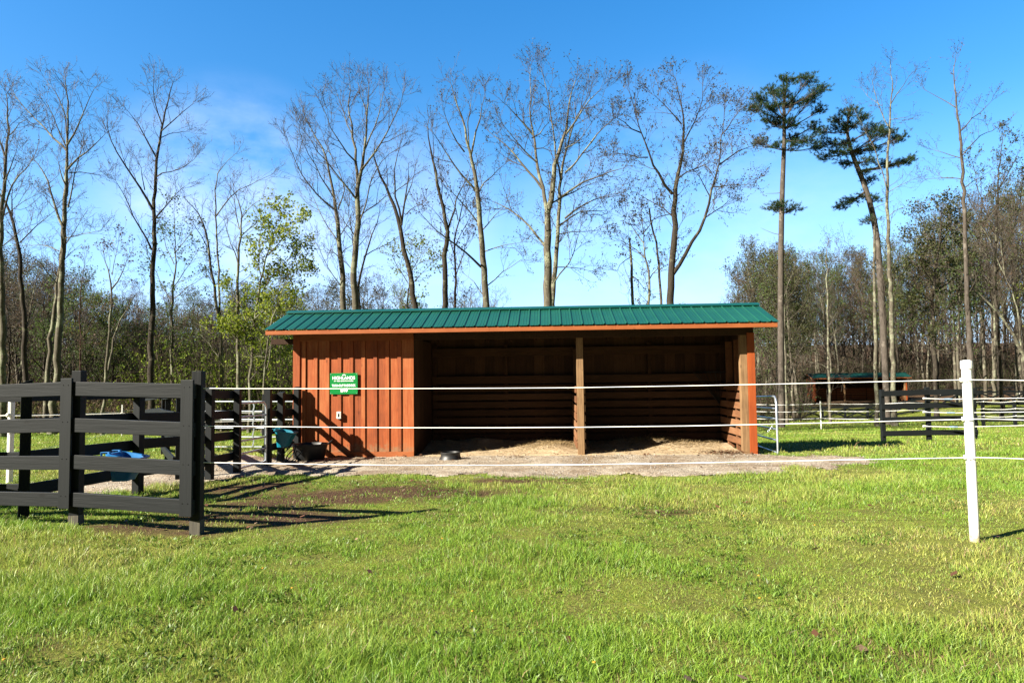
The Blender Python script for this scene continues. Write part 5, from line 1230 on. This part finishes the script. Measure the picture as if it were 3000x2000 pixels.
pine('tall straight pine with a flat dark crown and one low tuft beside the shed roof', 38, z8((283, 1640), (284, 1500), (280, 1250), (280, 1000), (281, 850), (284, 690), (288, 560), (294, 430), (296, 340), (292, 250), (300, 160)), [.19, .17, .15, .13, .10, .06], [
    e8((295, 250), (310, 120), (34, 20), 0), e8((295, 230), (400, 120), (48, 22), .8), e8((295, 260), (445, 165), (34, 22), -.5), e8((295, 280), (240, 170), (36, 18), .9), e8((295, 290), (185, 205), (36, 18), -.6), e8((295, 280), (290, 175), (42, 18), -.9),
    e8((295, 300), (160, 250), (28, 16), .3), e8((295, 310), (225, 240), (44, 20), -1), e8((295, 300), (330, 230), (48, 22), 1.0), e8((295, 320), (405, 210), (44, 20), 0), e8((295, 330), (450, 255), (24, 14), .6), e8((295, 330), (265, 305), (42, 22), .5), e8((295, 340), (330, 310), (36, 20), -.7),
    e8((295, 340), (215, 295), (26, 14), .2), e8((295, 370), (430, 320), (40, 12), .8), e8((295, 400), (395, 390), (46, 14), -.6), e8((295, 410), (340, 380), (36, 15), .4), e8((295, 420), (425, 420), (18, 8), .3), e8((292, 430), (185, 395), (34, 14), .5), e8((292, 435), (260, 408), (24, 12), -.4), e8((295, 420), (330, 415), (30, 10), 0),
    e8((282, 700), (248, 680), (36, 15), .3), e8((282, 700), (325, 688), (36, 14), -.3), e8((282, 700), (285, 668), (20, 9), -.7)], 46, 51)
pine('leaning pine with layered dark crown reaching over its right hand neighbours', 40, z8((748, 1620), (742, 1480), (733, 1300), (722, 1100), (712, 950), (700, 800), (680, 700), (655, 610), (632, 545), (605, 485), (580, 420), (562, 340), (580, 270)), [.20, .18, .17, .15, .12, .05], [
    e8((570, 330), (580, 265), (50, 16), 0), e8((570, 330), (520, 300), (34, 16), .7), e8((570, 340), (635, 290), (34, 16), -.6), e8((570, 350), (560, 330), (60, 20), -.9), e8((575, 370), (460, 350), (34, 14), .5), e8((575, 390), (480, 400), (50, 16), -.5), e8((580, 400), (560, 400), (50, 18), .9),
    e8((590, 430), (470, 460), (28, 12), .3), e8((590, 440), (535, 440), (48, 16), -.8), e8((600, 450), (620, 440), (44, 16), .6), e8((610, 480), (560, 490), (50, 12), .2), e8((600, 400), (680, 330), (44, 16), .8), e8((600, 420), (700, 360), (48, 20), -.4), e8((610, 460), (690, 420), (40, 14), .5),
    e8((620, 500), (655, 480), (36, 14), -.5), e8((640, 560), (670, 560), (26, 14), .6), e8((640, 520), (650, 525), (24, 10), -.3), e8((655, 620), (600, 650), (48, 14), -.4), e8((655, 615), (545, 680), (34, 9), .3), e8((655, 610), (630, 632), (30, 10), .5), e8((670, 660), (690, 645), (22, 12), .2), e8((690, 740), (670, 735), (34, 12), -.3),
    e8((600, 450), (790, 380), (46, 18), .8), e8((600, 430), (745, 355), (40, 14), 1.0), e8((640, 540), (800, 490), (46, 12), .7), e8((640, 540), (845, 465), (22, 10), .8), e8((640, 520), (740, 490), (40, 14), .5)], 44, 52)

# ------------------------------------------------------------------ the wood behind
def proto(seed, H, spec, bmat, lmat, spread, nl, lowest, name):
    rg = np.random.default_rng(seed); base = np.zeros(3)
    T = curve((0, 0, -.2), (rg.normal(0, .03), rg.normal(0, .03), 1), H, 9, .3, .035, rg); limbs = [(T, np.linspace(.011 * H, .015, 9), lowest + .1)]
    for i in range(nl):
        f = lowest + (1 - lowest) * (i + rg.random()) / nl * .92; fi = f * 8; a = int(fi); p = T[a] * (1 - fi + a) + T[min(a + 1, 8)] * (fi - a)
        an = i * 2.4 + rg.uniform(-.4, .4); el = rg.uniform(.45, 1.05); d = np.array([math.cos(an) * math.cos(el), math.sin(an) * math.cos(el), math.sin(el)])
        L = spread * H * (1.05 - f) * rg.uniform(.6, 1.2) + .6
        limbs.append((curve(p, d, L, 5, .5, .10, rg), np.linspace(.004 * H * (1.15 - f) + .012, .010, 5), .15))
    return make_tree(name, None, None, base, limbs, rg, spec, bmat, lmat)
KIND = {
 'grey': ('bare_tree', [proto(101, 12, dict(dens=1.23, len=1.5, n3=3.3, fine=3, leaves=.3, lsize=0.048), B_wood, L_bud, .38, 11, .38, 'bare_tree'), proto(102, 13, dict(dens=1.23, len=1.4, n3=3.3, fine=3, leaves=.35, lsize=0.048), B_grey, L_bud, .32, 11, .42, 'bare_tree')]),
 'brown': ('budding_tree', [proto(103, 10, dict(dens=1.43, len=1.4, n3=3.3, fine=3, leaves=1.1, lsize=0.080, spread=.06), B_wood, L_red, .40, 11, .25, 'budding_tree'), proto(104, 11, dict(dens=1.43, len=1.5, n3=3.3, fine=3, leaves=.9, lsize=0.080, spread=.06), B_dark, L_red, .36, 12, .3, 'budding_tree')]),
 'olive': ('leafing_tree', [proto(105, 10, dict(dens=1.43, len=1.6, n3=3.3, fine=3, leaves=1.5, lsize=0.104, spread=.10), B_wood, L_ol, .42, 12, .22, 'leafing_tree'), proto(106, 9, dict(dens=1.43, len=1.6, n3=3.3, fine=3, leaves=1.5, lsize=0.104, spread=.10), B_dark, L_mid, .42, 12, .2, 'leafing_tree')]),
 'green': ('leafing_tree', [proto(107, 8, dict(dens=1.43, len=1.4, n3=3.3, fine=3, leaves=1.6, lsize=0.096, spread=.10, up=.2), B_grey, L_grn, .45, 12, .15, 'leafing_tree')]),
}
REG = {'left': 'in the brown wood left of the shed', 'mid': 'showing low over the green shed roof', 'right': 'in the dark wood right of the shed'}
LAB = {'grey': 'slender bare grey tree', 'brown': 'twiggy tree with red brown buds', 'olive': 'dull olive tree just coming into leaf', 'green': 'small bright green leafing tree'}
protoH = {}
used = set()
def place(kind, px, D, ytop, reg):
    nm, P = KIND[kind]; src = P[random.randrange(len(P))]
    if src.name not in protoH: protoH[src.name] = max(v[2] for v in [c for c in src.children if c.name.startswith('crown')][0].bound_box)
    b = W(px, 1100, D); x, y = b[0], D; z = zg(x, y); top = W(px, ytop, D)[2]
    s = (top - z) / protoH[src.name]
    if s < .25: return
    sx_ = s ** .55
    if src.name not in used:
        used.add(src.name); o = src
    else:
        o = src.copy(); COL.objects.link(o)
        for ch in src.children:
            c = ch.copy(); COL.objects.link(c); c.parent = o
    o.location = (x, y, z); o.rotation_euler = (0, 0, random.uniform(0, 6.28)); o.scale = (sx_, sx_, s)
    o['label'] = LAB[kind] + ' ' + REG[reg]; o['category'] = 'tree'; o['group'] = LAB[kind] + 's ' + REG[reg]
    return o
TPX = [-200, 0, 150, 300, 450, 600, 700, 860, 1000, 1100, 1200, 1350, 1500, 1650, 1900, 2100, 2170, 2250, 2400, 2600, 2750, 3000, 3200]
TTY = [660, 690, 740, 810, 830, 840, 800, 820, 815, 765, 825, 840, 860, 915, 905, 890, 755, 660, 690, 690, 575, 470, 450]
def pickkind(ws):
    r = random.random() * sum(w_ for _, w_ in ws)
    for k, w_ in ws:
        r -= w_
        if r <= 0: return k
    return ws[0][0]
for i in range(124):
    px = -170 + 1040 * (i + random.random()) / 124; D = random.choice([random.uniform(37, 52), random.uniform(45, 75), random.uniform(60, 95)])
    px += random.uniform(-60, 60)
    g = 1.0 if px > 560 else .25
    k = pickkind([('grey', 3.0), ('brown', 4.2), ('olive', 1.3 + g), ('green', .8 + 1.0 * g)])
    yt = np.interp(px, TPX, TTY) + random.uniform(-15, 150) * (1.2 if k == 'green' else 1)
    place(k, px, D, yt, 'left')
for i in range(46):
    px = 880 + 1270 * (i + random.random()) / 46; D = random.uniform(40, 85); k = pickkind([('grey', 3), ('brown', 1.6), ('olive', 2.2), ('green', .5)])
    if 1620 < px < 2150 and random.random() < .45: continue
    place(k, px, D, np.interp(px, TPX, TTY) + random.uniform(-25, 60), 'mid')
for i in range(112):
    px = 2160 + 1060 * (i + random.random()) / 112; D = random.uniform(88, 128) if 2350 < px else random.uniform(50, 110)
    if 2300 < px and random.random() < .12: D = random.uniform(64, 72) if px > 2700 else D
    k = pickkind([('grey', 5), ('brown', 1.5), ('olive', 3.4), ('green', .25)])
    place(k, px, D, np.interp(px, TPX, TTY) + random.uniform(-20, 130) * (.8 if k != 'grey' else 1), 'right')
for (px, D, yt) in ((2140, 71, 905), (2175, 74, 880), (2120, 76, 900)): place('olive', px, D, yt, 'right')  # added trees, placed to shade the far shed
for (px, D, yt) in ((2312, 73, 800), (2425, 75, 790)): place('grey', px, D, yt, 'right')  # bare trees added for part shade on the far shed
for k, (nm, P) in KIND.items():
    for p in P:
        if p.name not in used:
            for ch in list(p.children): bpy.data.objects.remove(ch)
            bpy.data.objects.remove(p)

# undergrowth: brush and saplings nobody could count
def ribbons(A, Bp, wd):
    d = Bp - A; s = np.cross(d, rng.normal(0, 1, d.shape)); s /= np.linalg.norm(s, axis=1, keepdims=True) + 1e-9; s *= wd[:, None] * .5
    return np.stack([A - s, A + s, Bp + s * .4, Bp - s * .4], 1).reshape(-1, 3)
def brush(name, label, n, posfn, hmin, hmax, cols, nst, ntw, nlf, lsz):
    x, y, hk = posfn(n); n = len(x); z = zt(x, y); h = rng.uniform(hmin, hmax, n) * hk
    ci = rng.integers(0, len(cols), n); colr = np.array(cols)[ci]
    S = nst; i = np.repeat(np.arange(n), S); b = np.stack([x[i], y[i], z[i]], 1) + np.concatenate([rng.normal(0, .12, (n * S, 2)), np.zeros((n * S, 1))], 1)
    hh = h[i] * rng.uniform(.5, 1, n * S); t = b + np.stack([rng.normal(0, .28, n * S) * hh, rng.normal(0, .28, n * S) * hh, hh], 1)
    V1 = ribbons(b, t, .012 + .010 * hh)
    j = np.repeat(np.arange(n * S), ntw); f = rng.uniform(.25, 1, len(j))[:, None]; p = b[j] * (1 - f) + t[j] * f
    q = p + np.stack([rng.normal(0, .28, len(j)), rng.normal(0, .28, len(j)), rng.normal(.15, .16, len(j))], 1) * np.clip(hh[j], .5, 3)[:, None] * .7
    V2 = ribbons(p, q, np.full(len(j), .009)); st = np.array([.13, .10, .075]); 
    C1 = np.repeat(st[None] * rng.uniform(.5, 1.6, (len(b), 1)), 4, 0); C2 = np.repeat(st[None] * rng.uniform(.5, 1.7, (len(j), 1)), 4, 0)
    k = np.repeat(np.arange(len(j)), nlf); f = rng.uniform(.3, 1.05, len(k))[:, None]; lp = p[k] * (1 - f) + q[k] * f + rng.normal(0, .05, (len(k), 3))
    lv, lq = leaves_arrays(lp, lsz, rng); C3 = np.repeat(colr[i[j[k]]] * rng.uniform(.6, 1.4, (len(k), 1)), 4, 0)
    Vs = [V1, V2, lv]; V = np.concatenate(Vs); me = np_mesh(name, V, np.arange(len(V)).reshape(-1, 4))
    C = np.concatenate([C1, C2, C3]) * ALB; a = me.color_attributes.new('albedo', 'FLOAT_COLOR', 'POINT'); a.data.foreach_set('color', np.concatenate([C, np.ones((len(C), 1))], 1).astype(np.float32).ravel())
    return tag(link(name, me, M_brush), label, 'brush', kind='stuff')
BR = [(.18, .115, .07), (.21, .15, .085), (.16, .115, .08), (.13, .145, .04), (.16, .19, .045), (.14, .16, .04)]
def pl(n):
    px = rng.uniform(-260, 900, n); D = 33 + 42 * rng.random(n) ** 1.5; x = (px - 1500) / F * D; return x, D, np.clip((D - 30) / 14, .3, 1.7)
brush('undergrowth', 'tangled brown brush filling the floor of the left wood', 3800, pl, .8, 4.4, BR, 4, 5, 3, .10)
def pg_(n):
    px = rng.normal(690, 150, n); D = rng.uniform(33, 48, n); x = (px - 1500) / F * D; return x, D, np.ones(n)
brush('undergrowth', 'fresh green saplings massed in the wood beside the shed corner', 560, pg_, 1.5, 5.8, [(.20, .29, .03), (.28, .36, .04), (.15, .22, .035)], 4, 5, 5, .12)
def pm(n):
    px = rng.uniform(850, 2200, n); D = rng.uniform(38, 70, n); x = (px - 1500) / F * D; return x, D, np.ones(n)
brush('undergrowth', 'low brush standing behind the shed', 900, pm, 1.0, 3.2, BR + [(.11, .14, .04)], 4, 5, 3, .10)
def pr(n):
    px = rng.uniform(2180, 3250, n); D = np.where(px < 2360, rng.uniform(55, 105, n), rng.uniform(87, 120, n)); x = (px - 1500) / F * D; return x, D, np.ones(n)
brush('undergrowth', 'dark brush under the trees of the right wood', 1900, pr, 1.2, 5.0, [(.075, .06, .035), (.08, .085, .035), (.07, .095, .03)], 4, 5, 3, .13)
# the far wood that reads as one mass
def pw_(n):
    px = rng.uniform(-400, 3400, n); D = rng.uniform(98, 185, n); x = (px - 1500) / F * D; return x, D, np.interp(px, [0, 900, 1500, 1700, 2100, 2200, 3000], [1.35, 1.2, .8, .5, .55, .95, 1.4])
brush('far_wood', 'far brown wood on the rising ground behind everything', 1500, pw_, 6, 10.5, [(.15, .11, .08), (.17, .135, .095), (.13, .125, .075)], 3, 16, 2, .28)
